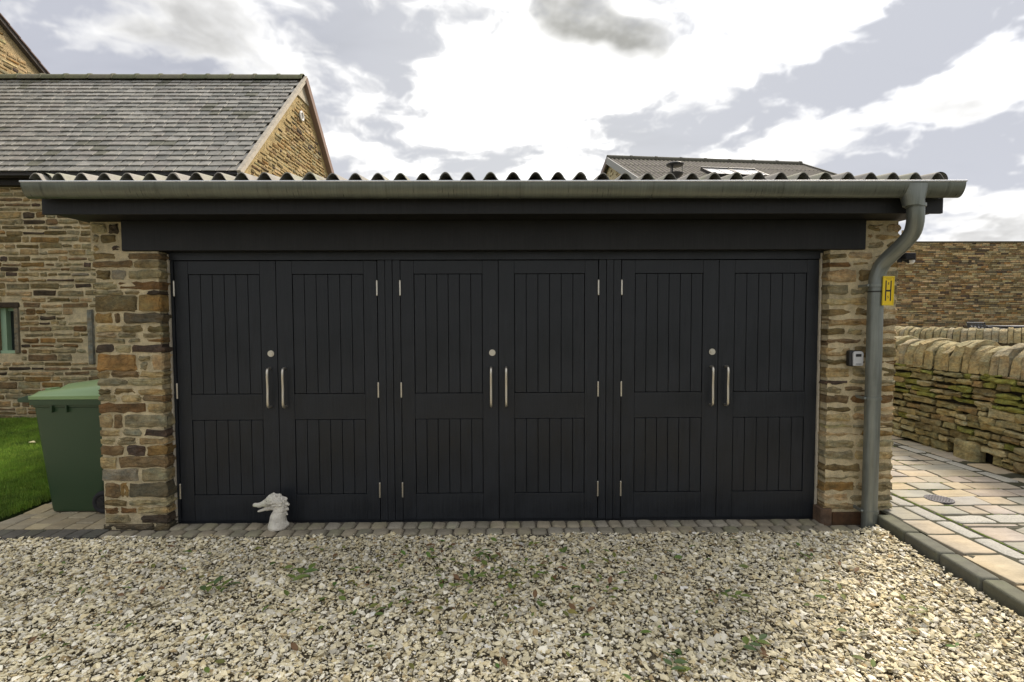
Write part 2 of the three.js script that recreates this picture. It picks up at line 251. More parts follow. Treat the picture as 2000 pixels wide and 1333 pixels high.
// gravel: angular limestone chips, loose, in a dozen shapes
{
  const r = rng(99), g = new THREE.Group(); g.name = 'gravel'; g.userData = { kind: 'stuff', label: 'loose cream limestone gravel covering the drive before the garage doors', category: 'gravel' }; scene.add(g);
  const V = 14, geos = [];
  for (let v = 0; v < V; v++) {
    const pts = [], fl = 0.28 + 0.32 * r();
    for (let i = 0; i < 9; i++) { const a = r() * 6.283, c = r() * 2 - 1, s = Math.sqrt(1 - c * c), q = 0.82 + 0.18 * r(); pts.push(new THREE.Vector3(Math.cos(a) * s * q, c * q * fl, Math.sin(a) * s * q * 0.72)); }
    geos.push(new ConvexGeometry(pts));
  }
  const inst = geos.map(() => []);
  const spots = [];
  const scatter = (x0, x1, z0, z1, per, lo, hi) => { const n = Math.round((x1 - x0) * (z1 - z0) * per); for (let i = 0; i < n; i++) spots.push([mix(x0, x1, r()), mix(z0, z1, r()), mix(lo, hi, Math.pow(r(), 2.2))]); };
  scatter(-4.6, 3.06, 0.15, 2.6, 3000, 0.009, 0.026);
  scatter(-4.6, 3.06, 0.15, 2.6, 420, 0.022, 0.038);
  scatter(-4.6, 3.06, 0.15, 2.6, 3600, 0.006, 0.013);
  scatter(-9, -4.6, 0.16, 4, 1500, 0.012, 0.03); scatter(-4.6, 3.04, 2.6, 5, 1500, 0.012, 0.03);
  const q = new THREE.Quaternion(), e = new THREE.Euler(), m4 = new THREE.Matrix4(), p = new THREE.Vector3(), s = new THREE.Vector3(), col = new THREE.Color();
  for (const [x, z, sz] of spots) {
    const edge = 3.02 - 0.09 * (z - 0.1) - 0.09; if (x > edge - 0.005) continue;
    if (z < 0.17 + 0.02 * Math.sin(x * 9) && r() < 0.85) continue;
    const hump = 0.012 * perlin.noise(x * 1.3, 4.2, z * 1.3) + 0.008 * perlin.noise(x * 5, 1.2, z * 5) + 0.045 * sm(edge - 0.3, edge, x);
    e.set((r() - 0.5) * 0.8, r() * 6.283, (r() - 0.5) * 0.8); q.setFromEuler(e);
    p.set(x, -0.026 + hump + r() * 0.022 + sz * 0.15, z); s.setScalar(sz); m4.compose(p, q, s);
    const tone = r(), br = 0.74 + 0.36 * r(), pa = 1 + 0.22 * perlin.noise(x * 0.8, 7.7, z * 1.1) + 0.1 * perlin.noise(x * 4, 2.7, z * 4) - 0.12 * Math.exp(-Math.pow((x + 0.2) / 1.1, 2) - Math.pow((z - 0.85) / 0.45, 2));
    let c = tone < 0.5 ? [0.7, 0.625, 0.425] : tone < 0.72 ? [0.81, 0.76, 0.62] : tone < 0.83 ? [0.58, 0.49, 0.29] : tone < 0.955 ? [0.54, 0.5, 0.4] : tone < 0.99 ? [0.4, 0.3, 0.16] : [0.8, 0.77, 0.7];
    inst[(r() * V) | 0].push([m4.clone(), c.map((k) => k * br * pa)]);
  }
  const mat = std([1, 1, 1], { roughness: 0.95 });
  inst.forEach((list, v) => {
    const im = new THREE.InstancedMesh(geos[v], mat, list.length); im.name = 'gravel_chips'; im.castShadow = im.receiveShadow = true; im.userData.kind = 'stuff';
    list.forEach(([m, c], i) => { im.setMatrixAt(i, m); im.setColorAt(i, col.setRGB(...c)); }); g.add(im);
  });
}
// paver strip in front of the doors, running on to the left as the border of the bin stand
{
  const r = rng(5), bed = mk('paved_apron', box2(-9, 2.95, -0.12, -0.02, -0.2, 0.155), std([0.15, 0.135, 0.11], { map: T.soil }), scene); struct(bed, 'narrow apron of tumbled grey setts along the garage doors', 'paving');
  const mats = [[0.36, 0.315, 0.23], [0.32, 0.285, 0.215], [0.39, 0.335, 0.24], [0.3, 0.27, 0.205], [0.37, 0.335, 0.265]].map((c) => std(c, { map: T.conc, bumpMap: T.mortarB, bumpScale: 0.003 }));
  const rows = [[0.035, 0.152, -3.2, 2.84, 0.125], [-0.1, 0.03, -2.735, 2.6, 0.12]];
  for (const [z0, z1, xa, xb, w0] of rows) {
    let x = xa; while (x < xb - 0.03) { const w = Math.min(w0 * mix(0.9, 1.12, r()), xb - x), d = z1 - z0; const g = blockGeo(w - 0.006, d - 0.006, 0.05, { b: 0.018, j: 0.003, bulge: 0.0015, r }); const m = mk('paver', g, mats[(r() * 5) | 0], bed); m.rotation.x = -Math.PI / 2; m.position.set(x + w / 2, -0.05 + (r() - 0.5) * 0.004, (z0 + z1) / 2); x += w; }
  }
  // darker border row to the left of the pillar
  const dk = [[0.12, 0.115, 0.1], [0.1, 0.095, 0.085], [0.14, 0.13, 0.11]].map((c) => std(c, { map: T.conc, bumpMap: T.mortarB, bumpScale: 0.003 }));
  for (let x = -3.2; x > -6.2; x -= 0.125) { const m = mk('paver', blockGeo(0.119, 0.145, 0.05, { b: 0.01, j: 0.002, bulge: 0.001, r }), dk[(r() * 3) | 0], bed); m.rotation.x = -Math.PI / 2; m.position.set(x - 0.0625, -0.05, 0.08); }
  // buff block paving of the bin stand
  const bs = mk('bin_stand_paving', box2(-4.26, -3.27, -0.12, -0.02, -2, 0.002), std([0.12, 0.1, 0.07], { map: T.soil }), scene); struct(bs, 'buff block paving under the green wheelie bin beside the lawn', 'paving');
  const bm = [[0.46, 0.385, 0.25], [0.4, 0.34, 0.23], [0.5, 0.42, 0.26], [0.39, 0.345, 0.25], [0.44, 0.35, 0.22]].map((c) => std(c, { map: T.slab, bumpMap: T.mortarB, bumpScale: 0.003 }));
  for (let c = 0; c < 6; c++) { let z = 0.0 - (c % 2) * 0.11; if (c % 2) { const m = mk('paver', blockGeo(0.154, 0.102, 0.05, { b: 0.007, j: 0.002, bulge: 0.001, r }), bm[(r() * 5) | 0], bs); m.rotation.x = -Math.PI / 2; m.position.set(-3.35 - c * 0.16, -0.05, -0.054); } for (; z > -1.9; z -= 0.225) { const m = mk('paver', blockGeo(0.154, 0.219, 0.05, { b: 0.007, j: 0.002, bulge: 0.001, r }), bm[(r() * 5) | 0], bs); m.rotation.x = -Math.PI / 2; m.position.set(-3.35 - c * 0.16, -0.05 + (r() - 0.5) * 0.004, z - 0.1125); } }
}
// lawn
{
  const lawn = mk('lawn', merge([box2(-14, -4.27, -0.12, 0.015, -4.62, 0.0), box2(-4.27, -3.3, -0.12, 0.015, -4.62, -2.0)]), std([0.05, 0.095, 0.012], { map: T.soil }), scene); struct(lawn, 'bright green mown lawn between the bin and the stone house', 'lawn');
  const r = rng(31), bl = [];
  for (let b = 0; b < 9; b++) { const h = 0.028 + 0.026 * r(), a = r() * 6.283, x = (r() - 0.5) * 0.045, z = (r() - 0.5) * 0.045, l = 0.018 * r(), w = 0.0028; const g = new THREE.BufferGeometry(), dx = Math.cos(a) * w, dz = Math.sin(a) * w; g.setAttribute('position', new THREE.Float32BufferAttribute([x - dx, 0, z - dz, x + dx, 0, z + dz, x + l * Math.sin(a), h, z + l * Math.cos(a)], 3)); g.computeVertexNormals(); g.setAttribute('uv', new THREE.Float32BufferAttribute([0, 0, 1, 0, 0.5, 1], 2)); bl.push(g); }
  const N = 62000, im = new THREE.InstancedMesh(mergeGeometries(bl), std([1, 1, 1], { side: THREE.DoubleSide, roughness: 0.7 }), N), m4 = new THREE.Matrix4(), q = new THREE.Quaternion(), up = new THREE.Vector3(0, 1, 0), col = new THREE.Color();
  for (let i = 0; i < N; i++) {
    const near = i < N * 0.6, z = near ? -2.4 * r() - 0.005 : mix(-4.58, -2.4, r()), x = near ? -4.265 - 2.8 * r() : mix(-9.4, -3.4, r());
    q.setFromAxisAngle(up, r() * 6.283); const s = mix(0.7, 1.35, r()); m4.compose(new THREE.Vector3(x, 0.012, z), q, new THREE.Vector3(s, s * (0.8 + 0.4 * perlin.noise(x, 2, z)), s)); im.setMatrixAt(i, m4);
    const n = 1 + 0.5 * perlin.noise(x * 2, 0.5, z * 2) + 0.3 * perlin.noise(x * 7, 1.5, z * 7) + (r() - 0.5) * 0.5, y = r(); im.setColorAt(i, col.setRGB(mix(0.1, 0.2, y) * n, mix(0.22, 0.29, y) * n, mix(0.014, 0.03, y) * n));
  }
  im.name = 'grass'; im.castShadow = im.receiveShadow = true; im.userData = { kind: 'stuff', label: 'short green grass blades of the lawn beside the bin', category: 'grass' }; scene.add(im);
}
// raised path at the right: kerb, sandstone setts, two granite bands
{
  const r = rng(77), bed = mk('paved_path', box2(3.06, 5.24, -0.12, 0.0945, -7, 6), std([0.055, 0.058, 0.028], { map: T.soil }), scene); struct(bed, 'raised path of mixed sandstone setts with white granite bands', 'path');
  const sand = [[0.5, 0.43, 0.33], [0.47, 0.42, 0.32], [0.53, 0.455, 0.34], [0.44, 0.405, 0.34], [0.49, 0.42, 0.345], [0.4, 0.385, 0.32], [0.54, 0.455, 0.31]].map((c) => std(c, { map: T.slab, bumpMap: T.mortarB, bumpScale: 0.003 }));
  const gran = [[0.52, 0.51, 0.46], [0.47, 0.46, 0.42], [0.56, 0.545, 0.49]].map((c) => std(c, { map: T.granite, bumpMap: T.stoneB, bumpScale: 0.009 }));
  const lay = (name, x0, x1, z0, z1, mat, rough) => { const g = blockGeo(x1 - x0 - 0.021, z1 - z0 - 0.021, 0.05, { b: rough ? 0.014 : 0.006, j: rough ? 0.005 : 0.003, bulge: rough ? 0.004 : 0.0015, r }); const m = mk(name, g, mat, bed); m.rotation.x = -Math.PI / 2; m.rotation.z = (r() - 0.5) * 0.012; m.position.set((x0 + x1) / 2, 0.05 + (r() - 0.5) * 0.003, (z0 + z1) / 2); };
  for (let z = -0.42; z < 2.5; z += 0.32) lay('granite_sett', 3.3, 3.455, z, z + 0.32, gran[(r() * 3) | 0], true);
  for (let z = -0.74; z > -5; z -= 0.32) lay('granite_sett', 3.3, 3.455, z, z + 0.32, gran[(r() * 3) | 0], true);
  for (let z = -5; z < 1.5; z += 0.36) lay('granite_sett', 4.775, 4.925, z, z + 0.36, gran[(r() * 3) | 0], true);
  for (let z = -5; z < 1.5;) { const l = mix(0.22, 0.5, r()); lay('paving_sett', 4.93, 5.2, z, z + l, sand[(r() * 3) | 0]); z += l; }
  for (let z = 0.02 - 0.36; z < 2.4;) { const l = mix(0.2, 0.4, r()), dx = -0.085 * (z + l / 2 - 0.1); lay('paving_sett', 3.085 + Math.min(0, dx), 3.295, z, z + l, sand[(r() * 7) | 0]); z += l; }
  const courses = [-5, -4.8, -4.6, -4.4, -4.2, -4.0, -3.8, -3.6, -3.4, -3.2, -3.02, -2.82, -2.63, -2.44, -2.25, -2.05, -1.84, -1.64, -1.46, -1.28, -1.09, -0.88, -0.69, -0.5, -0.3, -0.1, 0.1];
  for (let i = 0; i + 1 < courses.length; i++) { let x = 3.465; while (x < 4.765) { let l = mix(0.17, 0.42, r()); if (x + l > 4.62) l = 4.765 - x; lay('paving_sett', x, x + l, courses[i], courses[i + 1], sand[(r() * 7) | 0]); x += l; } }
  for (let x = 3.465; x < 4.75; x += 0.327) lay('granite_sett', x, Math.min(4.765, x + 0.327), 0.105, 0.275, gran[(r() * 3) | 0], true);
  for (const [a, b] of [[0.28, 0.335], [0.335, 0.6], [0.6, 0.86], [0.86, 1.1], [1.1, 1.34]]) { let x = 3.465; while (x < 4.765) { let l = mix(0.24, 0.48, r()); if (x + l > 4.62) l = 4.765 - x; lay('paving_sett', x, x + l, a, b, sand[(r() * 7) | 0]); x += l; } }
  // kerb of bull-nosed blocks
  const kerb = grp('kerb', scene); struct(kerb, 'dark mossy concrete kerb between the gravel drive and the path', 'kerb');
  const km = [[0.16, 0.16, 0.115], [0.135, 0.15, 0.075], [0.165, 0.165, 0.13]].map((c) => std(c, { map: T.conc, bumpMap: T.mortarB, bumpScale: 0.003 }));
  const kl = 0.34; for (let z = 0.085; z < 5; z += kl) { const g = rbox(0.125, 0.22, kl - 0.006, 0.022, 0, 0, 0, 3); const m = mk('kerb_stone', g, km[(r() * 3) | 0], kerb); m.position.set(3.015 - 0.09 * (z + kl / 2 - 0.1), -0.008 + (r() - 0.5) * 0.004, z + kl / 2); m.rotation.y = -0.09; }
  // moss in the joints
  const mo = [], mm = std([0.11, 0.16, 0.02], { roughness: 1 });
  for (let i = 0; i < 900; i++) { const z = courses[10 + ((r() * 17) | 0)], x = mix(3.47, 4.76, r()); if (perlin.noise(x * 2.5, 3, z * 2.5) < 0.05) continue; const s = mix(0.004, 0.009, r()), g = new THREE.IcosahedronGeometry(s, 0); g.scale(1.5, 0.6, 0.7); g.translate(x, 0.097, z + (r() - 0.5) * 0.008); mo.push(g); }
  for (let i = 0; i < 260; i++) { const s = mix(0.004, 0.009, r()), g = new THREE.IcosahedronGeometry(s, 0); g.scale(1, 0.6, 1.4); g.translate(3.46 + (r() - 0.5) * 0.008, 0.097, mix(-0.4, 1.3, r())); mo.push(g); }
  const moss = mk('moss', mergeGeometries(mo), mm, scene); moss.userData = { kind: 'stuff', label: 'bright green moss in the joints of the sandstone path', category: 'moss' };
}

// ------------------------------------------------------------------ garage
const garage = thing('garage', 'low stone garage with three pairs of black boarded doors and corrugated roof', 'garage');
{
  const r = rng(404);
  // left pillar: courses in millimetres from the ground, stones in millimetres from the outer edge, each with its tone
  const rows = `2365-2441 G5-111|2365-2431 D133-209|2295-2348 G5-45 B65-183|2227-2265 T5-42 D148-205|2163-2208 B5-165 B279-525|2098-2147 B5-303 G326-525|2007-2071 B25-131 S148-243 G277-525
|1926-1980 G5-179 R194-525|1882-1909 G5-111 G116-219 G244-348 D424-525|1750-1875 M5-326 O355-525|1658-1731 O5-132 B154-192 K231-525|1583-1635 T5-201 B212-361 B415-525|1543-1576 T5-155 G184-314 G375-525
|1499-1532 G5-230 G255-344 R364-525|1420-1478 D5-130 G151-266 D281-525|1275-1404 O5-310 T434-525|1358-1393 G334-416|1284-1339 G339-393|1223-1267 T5-92 B115-322 T345-525|1157-1205 G5-227 G246-525
|1087-1126 B5-94 B133-286 T324-525|1028-1075 G5-136 T188-338 B357-525|939-1013 R5-374 T393-525|818-921 T5-101 B120-181 G212-525|747-798 T5-159 G193-328 D363-525|681-732 G5-118 G137-283 T316-525
|594-665 B5-184 D217-358 O377-525|492-579 T5-121 B150-525|382-480 S5-297 G328-525|252-362 B31-138 O147-211 K225-525|184-224 B27-192 G221-525|117-164 R25-122 R141-267 T287-525|41-101 G22-216 D313-525|-28-31 K5-410 K422-525`;
  const pl = mk('stone_pillar', merge([box2(-3.255, -2.762, -0.05, 2.222, -0.4, -0.011), box2(-3.285, -3.04, 2.222, 2.455, -0.4, -0.011)]), M.mortar, garage);
  for (const row of rows.replace(/\n/g, '').split('|')) {
    const mm = row.match(/^(-?\d+)-(\d+) (.*)$/), y0 = mm[1] / 1000, y1 = mm[2] / 1000;
    for (const s of mm[3].split(' ')) {
      const [a, b] = s.slice(1).split('-').map((v) => v / 1000), end = a < 0.06 || b > 0.5, d = end ? 0.135 : 0.05, x0 = a - 3.27, x1 = b - 3.27, over = b > 0.5 ? 0.004 : 0;
      const g = blockGeo(x1 - x0 + over + 0.003, y1 - y0 + 0.003, d, { b: 0.011, j: 0.0085, bulge: 0.011, ny: 4, chip: true, nx: Math.max(4, Math.min(8, Math.round((x1 - x0) / 0.045))), r }); const fr = (r() - 0.4) * 0.009;
      const m = mk('stone', g, SM[s[0]][(r() * 3) | 0], pl); m.position.set((x0 + x1 + over) / 2, (y0 + y1) / 2, -d + 0.0 + fr); m.rotation.y = (r() - 0.5) * 0.02;
    }
  }
  // right pillar: flatter stones half buried in pale mortar
  const pr = mk('stone_pillar', merge([box2(2.605, 3.145, -0.05, 2.222, -0.4, -0.012), box2(2.885, 3.15, 2.222, 2.455, -0.4, -0.012)]), M.mortar, garage);
  const wts = { T: 5, G: 3.5, B: 2.2, R: 0.8, O: 0.6, D: 0.5, M: 1.6, L: 2 };
  const put = (x0, x1, y0, y1) => { const end = x0 < 2.63 || x1 > 3.1, d = end ? 0.135 : 0.05, g = blockGeo(x1 - x0, y1 - y0, d, { b: 0.014, j: 0.011, bulge: 0.012, ny: 4, chip: true, nx: Math.max(4, Math.min(8, Math.round((x1 - x0) / 0.045))), r }); const m = mk('stone', g, pickStone(wts, r), pr); m.position.set((x0 + x1) / 2, (y0 + y1) / 2, -d - 0.002 + (r() - 0.5) * 0.011); };
  for (let y = 0.1; y < 2.19;) {
    let ch = mix(0.05, 0.11, r()); if (y + ch > 2.17) ch = 2.215 - y; let x = 2.595; const cuts = [];
    while (x < 3.155) { let w = mix(0.13, 0.36, r()); if (x + w > 3.03) w = 3.158 - x; cuts.push([x, x + w]); x += w; }
    for (const [a, b] of cuts) put(a + (a < 2.6 ? 0 : 0.011), b - (b > 3.15 ? 0 : 0.011), y + mix(0.006, 0.019, r()), y + ch - mix(0.006, 0.019, r()));
    y += ch;
  }
  for (const [a, b, y0, y1] of [[2.9, 3.03, 2.37, 2.425], [3.06, 3.165, 2.365, 2.425], [2.9, 2.94, 2.31, 2.35], [2.96, 3.165, 2.305, 2.35], [2.9, 3.04, 2.235, 2.29], [3.06, 3.16, 2.235, 2.285]]) put(a, b, y0, y1);
  mk('foot_block', box2(2.56, 2.655, -0.03, 0.12, -0.1, 0.012, 0.008), std([0.15, 0.095, 0.06], { map: T.stone }), pr);
  mk('foot_block', box2(2.662, 3.1, -0.03, 0.085, -0.1, 0.004, 0.008), std([0.1, 0.05, 0.02], { map: T.stone }), pr);
  for (const x of [-2.744, 2.588]) mk('sealant_strip', box2(x - 0.008, x + 0.008, 0, 2.21, -0.118, -0.096, 0.003), M.mortarPale, garage);
  // unseen side and back walls behind the pillars, keeping light from leaking in
  mk('wall', merge([box2(-3.25, -2.9, -0.05, 2.9, -5.6, -0.402), box2(2.9, 3.14, -0.05, 2.9, -5.6, -0.402), box2(-2.898, 2.898, -0.05, 3.1, -5.6, -5.35)]), M.mortar, garage);
  // timber: lintel beam, fascia, soffit, barge boards
  mk('lintel_beam', box2(-3.033, 2.878, 2.226, 2.462, -0.16, 0.006, 0.004), M.timber, garage);
  mk('fascia_board', box2(-3.39, 3.25, 2.452, 2.605, 0.262, 0.29, 0.003), M.timber, garage);
  mk('soffit_board', box2(-3.36, 3.22, 2.464, 2.48, -0.12, 0.26), M.timber, garage);
  for (const x of [-3.375, 3.235]) { const g = box(0.028, 0.17, 5.95); const m = mk('barge_board', g, M.timber, garage, [x, 2.56 + 0.122 * 2.75 * 0 + 0.35, -2.72]); m.rotation.x = Math.atan(0.122); }
  for (const x of [-3.27, 3.15]) { const g = box(0.2, 0.016, 5.3); const m = mk('soffit_board', g, M.timber, garage, [x, 2.475 + 0.122 * 2.8, -2.78]); m.rotation.x = Math.atan(0.122); }
  // door frame
  const fr = mk('door_frame', merge([box2(-2.735, -2.712, 0, 2.162, -0.19, -0.112), box2(2.596, 2.58 + 0.035, 0, 2.162, -0.19, -0.112), box2(-2.735, 2.615, 2.163, 2.225, -0.19, -0.1), box2(-2.735, 2.615, -0.03, 0.004, -0.2, -0.13)]), M.door, garage);
  const post = [-1.058, 0.759];
  for (const x of post) { mk('mullion', box2(x + 0.002, x + 0.062, 0, 2.162, -0.19, -0.116, 0.003), M.door, fr); mk('mullion', box2(x + 0.065, x + 0.122, 0, 2.162, -0.19, -0.112, 0.003), M.door, fr); mk('mullion', box2(x + 0.125, x + 0.186, 0, 2.162, -0.19, -0.116, 0.003), M.door, fr); }
  mk('interior_shade_sheet', box2(-2.73, 2.6, 0.005, 2.2, -0.24, -0.215), M.gapShade, garage);  // near-black sheet, painted as the unlit inside behind the doors
  // six leaves; hs is the hinge side
  const pairs = [[-2.71, -1.885, -1.06], [-0.871, -0.067, 0.757], [0.949, 1.755, 2.594]];
  const leaf = (x0, x1, hs, lock) => {
    const d = grp('door_leaf', garage), g = 0.0025, a = x0 + g, b = x1 - g, top = 2.158, bot = 0.006, hz = 0.108, mz = 0.128, zf = -0.12, zb = -0.17;
    d.position.set((x0 + x1) / 2, 0, -0.12); const cx = (x0 + x1) / 2; const mkd = (n, geo, mat) => mk(n, geo.translate(-cx, 0, 0.12), mat, d);
    const l = hs < 0 ? hz : mz, rr = hs < 0 ? mz : hz;
    mkd('stile', box2(a, a + l, bot, top, zb, zf, 0.002), M.door); mkd('stile', box2(b - rr, b, bot, top, zb, zf, 0.002), M.door);
    const p0 = a + l + 0.001, p1 = b - rr - 0.001;
    for (const [y0, y1] of [[2.05, top], [0.852, 1.064], [bot, 0.222]]) mkd('rail', box2(p0, p1, y0, y1, zb, zf - 0.0005, 0.002), M.door);
    const n = 6, w = (p1 - p0 - 0.004) / n;
    for (const [y0, y1] of [[1.066, 2.048], [0.224, 0.85]]) for (let i = 0; i < n; i++) mkd('board', rbox(w - 0.0035, y1 - y0 - 0.004, 0.02, 0.0035, p0 + 0.002 + w * (i + 0.5), (y0 + y1) / 2, zf - 0.0125 - 0.0006 * r(), 1), M.door);
    mkd('backing_board', box2(p0 - 0.02, p1 + 0.02, 0.2, 2.07, zb - 0.01, zf - 0.03), M.gapShade);  // near-black colour paints the shade seen in the board grooves
    const hx = hs < 0 ? x0 : x1;
    for (const y of [1.935, 1.095, 0.258]) { const hg = merge([new THREE.CylinderGeometry(0.0075, 0.0075, 0.112, 10), new THREE.SphereGeometry(0.008, 8, 6).translate(0, 0.058, 0), new THREE.SphereGeometry(0.008, 8, 6).translate(0, -0.058, 0)]); mkd('hinge', uvBox(hg).translate(hx, y, zf + 0.007), M.steel); }
    const mx = hs < 0 ? x1 - 0.062 : x0 + 0.062; const hp = tube([[mx + 0.0, 0.962, zf], [mx, 0.962, zf + 0.04], [mx, 0.975, zf + 0.055], [mx, 1.12, zf + 0.056], [mx, 1.265, zf + 0.055], [mx, 1.278, zf + 0.04], [mx, 1.278, zf]], 0.0105, 40, 10);
    mkd('handle', hp, M.steel);
    if (lock) { const lk = mkd('lock', merge([new THREE.CylinderGeometry(0.026, 0.027, 0.008, 24).rotateX(Math.PI / 2), new THREE.CylinderGeometry(0.014, 0.014, 0.008, 20).rotateX(Math.PI / 2).translate(0, 0, 0.006)]).translate(x1 - 0.052, 1.4, zf + 0.004), M.steel); }
  };
  for (const [a, m, b] of pairs) { leaf(a, m, -1, true); leaf(m, b, 1, false); }
  // corrugated sheets, falling gently towards the gutter
  const pitch = 0.1625, amp = 0.036, th = 0.007, slope = 0.122, z0 = 0.365, z1 = -5.6, perSheet = 6;
  const sheetGeo = (xa, xb, za, zb, lift) => {
    const n = Math.round((xb - xa) / pitch * 14), pos = [], uv = [], idx = [], prof = (x) => { const c = Math.cos((x - 0.051) / pitch * 2 * Math.PI); return amp * Math.sign(c) * Math.pow(Math.abs(c), 0.85); };
    for (const z of [za, zb]) for (const t of [0, 1]) for (let i = 0; i <= n; i++) { const x = mix(xa, xb, i / n); pos.push(x, 2.697 + prof(x) + lift + (z0 - z) * slope - t * th, z); uv.push(x * 1.3, z + t * th); }
    const q = (a, b, c, d) => idx.push(a, b, c, a, c, d), N = n + 1;
    for (let i = 0; i < n; i++) { q(i, i + 1, 2 * N + i + 1, 2 * N + i); q(N + i + 1, N + i, 3 * N + i, 3 * N + i + 1); q(N + i, N + i + 1, i + 1, i); q(2 * N + i, 2 * N + i + 1, 3 * N + i + 1, 3 * N + i); }
    q(N, 0, 2 * N, 3 * N); q(n, N + n, 3 * N + n, 2 * N + n);
    const g = new THREE.BufferGeometry(); g.setAttribute('position', new THREE.Float32BufferAttribute(pos, 3)); g.setAttribute('uv', new THREE.Float32BufferAttribute(uv, 2)); g.setIndex(idx); return toCreasedNormals(g, 0.7);
  };
  const roof = grp('roof', garage);
  const first = 0.051 - pitch * 21.25; let sx = first, k = 0;
  while (sx < 3.2) { const ex = Math.min(sx + pitch * (perSheet + 0.5), 3.235); mk('corrugated_sheet', sheetGeo(sx, ex, z0 - (k % 3) * 0.006, -2.7, (k % 2) * 0.005), M.sheet, roof); mk('corrugated_sheet', sheetGeo(sx, ex, -2.5, z1, 0.012 + (k % 2) * 0.005), M.sheet, roof); sx += pitch * perSheet; k++; }
  for (const [x, rr] of [[-3.345, 0.062], [3.2, 0.064]]) {       // rolled verge pieces over the last corrugation
    const g = new THREE.CylinderGeometry(rr, rr, 5.9, 20, 1, true, Math.PI * 0.38, Math.PI * 1.24); const inn = new THREE.CylinderGeometry(rr - 0.008, rr - 0.008, 5.9, 20, 1, true, Math.PI * 0.38, Math.PI * 1.24);
    const m = mk('verge_roll', merge([g, inn]), M.sheet.clone(), roof); m.material.side = THREE.DoubleSide; m.rotation.x = Math.PI / 2 + Math.atan(slope); m.rotation.order = 'XYZ'; m.position.set(x, 2.69 + slope * 2.9, 0.33 - 2.95); m.rotation.y = 0; m.geometry.rotateY(0);
  }
  // gutter: half round zinc with a rolled front bead, straps and stop ends
  const gp = [], gz = 0.372, gy = 2.65, gr = 0.064; for (let i = 0; i <= 20; i++) { const a = Math.PI * (i / 20); gp.push([gz + Math.cos(a) * gr, gy - Math.sin(a) * gr * 1.62]); }
  const gutterShell = (xa, xb, s) => { const pos = [], uv = [], idx = []; for (let e = 0; e < 2; e++) for (let i = 0; i <= 20; i++) { const z = gz + (gp[i][0] - gz) * s, y = gy + (gp[i][1] - gy) * s; pos.push(e ? xb : xa, y, z); uv.push((e ? xb : xa), i * 0.014); } for (let i = 0; i < 20; i++) { const a = i, b = i + 1, c = 21 + i + 1, d = 21 + i; idx.push(a, b, c, a, c, d); } const g = new THREE.BufferGeometry(); g.setAttribute('position', new THREE.Float32BufferAttribute(pos, 3)); g.setAttribute('uv', new THREE.Float32BufferAttribute(uv, 2)); g.setIndex(idx); g.computeVertexNormals(); return g; };
  const zincD = M.zinc.clone(); zincD.side = THREE.DoubleSide; const zincS = zincD.clone(); zincS.color.setRGB(0.17, 0.18, 0.15);
  const GX0 = -3.4, GX1 = 3.285, gut = mk('gutter', gutterShell(GX0, GX1, 1), zincD, garage);
  mk('highlit_bead', uvBox(new THREE.CylinderGeometry(0.0065, 0.0065, GX1 - GX0 + 0.01, 12).rotateZ(Math.PI / 2)).translate((GX0 + GX1) / 2, gy + 0.002, gz + gr), M.paleMetal, gut);  // paler than the gutter zinc: its skylit highlight is put into the colour
  for (const x of [GX0, GX1]) { const s = new THREE.Shape(); gp.forEach((p, i) => i ? s.lineTo(p[0] - gz, p[1]) : s.moveTo(p[0] - gz, p[1])); mk('stop_end', new THREE.ExtrudeGeometry(s, { depth: 0.004, bevelEnabled: false }).rotateY(-Math.PI / 2).translate(x + 0.002, 0, gz), M.zinc, gut); }
  for (const x of [-3.27, -2.47, -1.68, -0.85, 0.1, 1.05, 1.98, 3.17]) mk('strap', gutterShell(x - 0.006, x + 0.006, 1.03), zincS, gut);
  // downpipe with its funnel outlet and swan neck
  const px = [[2.973, 2.52, 0.375], [2.98, 2.44, 0.37], [2.99, 2.37, 0.355], [2.997, 2.3, 0.32], [2.985, 2.235, 0.26], [2.962, 2.165, 0.18], [2.932, 2.09, 0.115], [2.912, 2.0, 0.095], [2.905, 1.9, 0.094], [2.903, 1.2, 0.094], [2.901, 0.5, 0.094], [2.9, -0.05, 0.094]];
  const dp = mk('downpipe', uvTube(tube(px, 0.055, 110, 22)), M.zincPipe, garage);
  const fun = new THREE.CylinderGeometry(0.105, 0.06, 0.15, 20, 4); { const p = fun.attributes.position; for (let i = 0; i < p.count; i++) { const t = (p.getY(i) + 0.075) / 0.15; p.setZ(i, p.getZ(i) * mix(1, 0.62, t)); } fun.computeVertexNormals(); }
  mk('funnel_outlet', uvBox(fun.translate(2.945, 2.56, 0.385)), M.zincPipe, dp);
  for (const [y, s] of [[2.49, 0.064], [1.93, 0.061], [1.04, 0.0615], [0.135, 0.0615]]) { const x = y > 2.2 ? 2.976 : 2.902, z = y > 2.2 ? 0.374 : 0.094; mk('pipe_collar', uvBox(new THREE.CylinderGeometry(s, s, 0.022, 22)).translate(x, y, z), M.zincPipe, dp); if (y < 2) mk('pipe_bracket', merge([box(0.02, 0.02, 0.11, x - 0.062, y, 0.05), new THREE.SphereGeometry(0.013, 8, 6).translate(x - 0.066, y, 0.1)]), M.zincPipe, dp); }
  // flue on the roof behind
  const fl = grp('flue', garage); fl.position.set(2.515, 0, -3.6);
  mk('flue_pipe', new THREE.CylinderGeometry(0.06, 0.06, 0.75, 20).translate(0, 3.45, 0), M.black, fl);
  mk('flue_collar', new THREE.LatheGeometry([[0.06, 3.76], [0.1, 3.79], [0.125, 3.83], [0.11, 3.838], [0, 3.838]].map((p) => new THREE.Vector2(...p)), 24), M.black, fl);
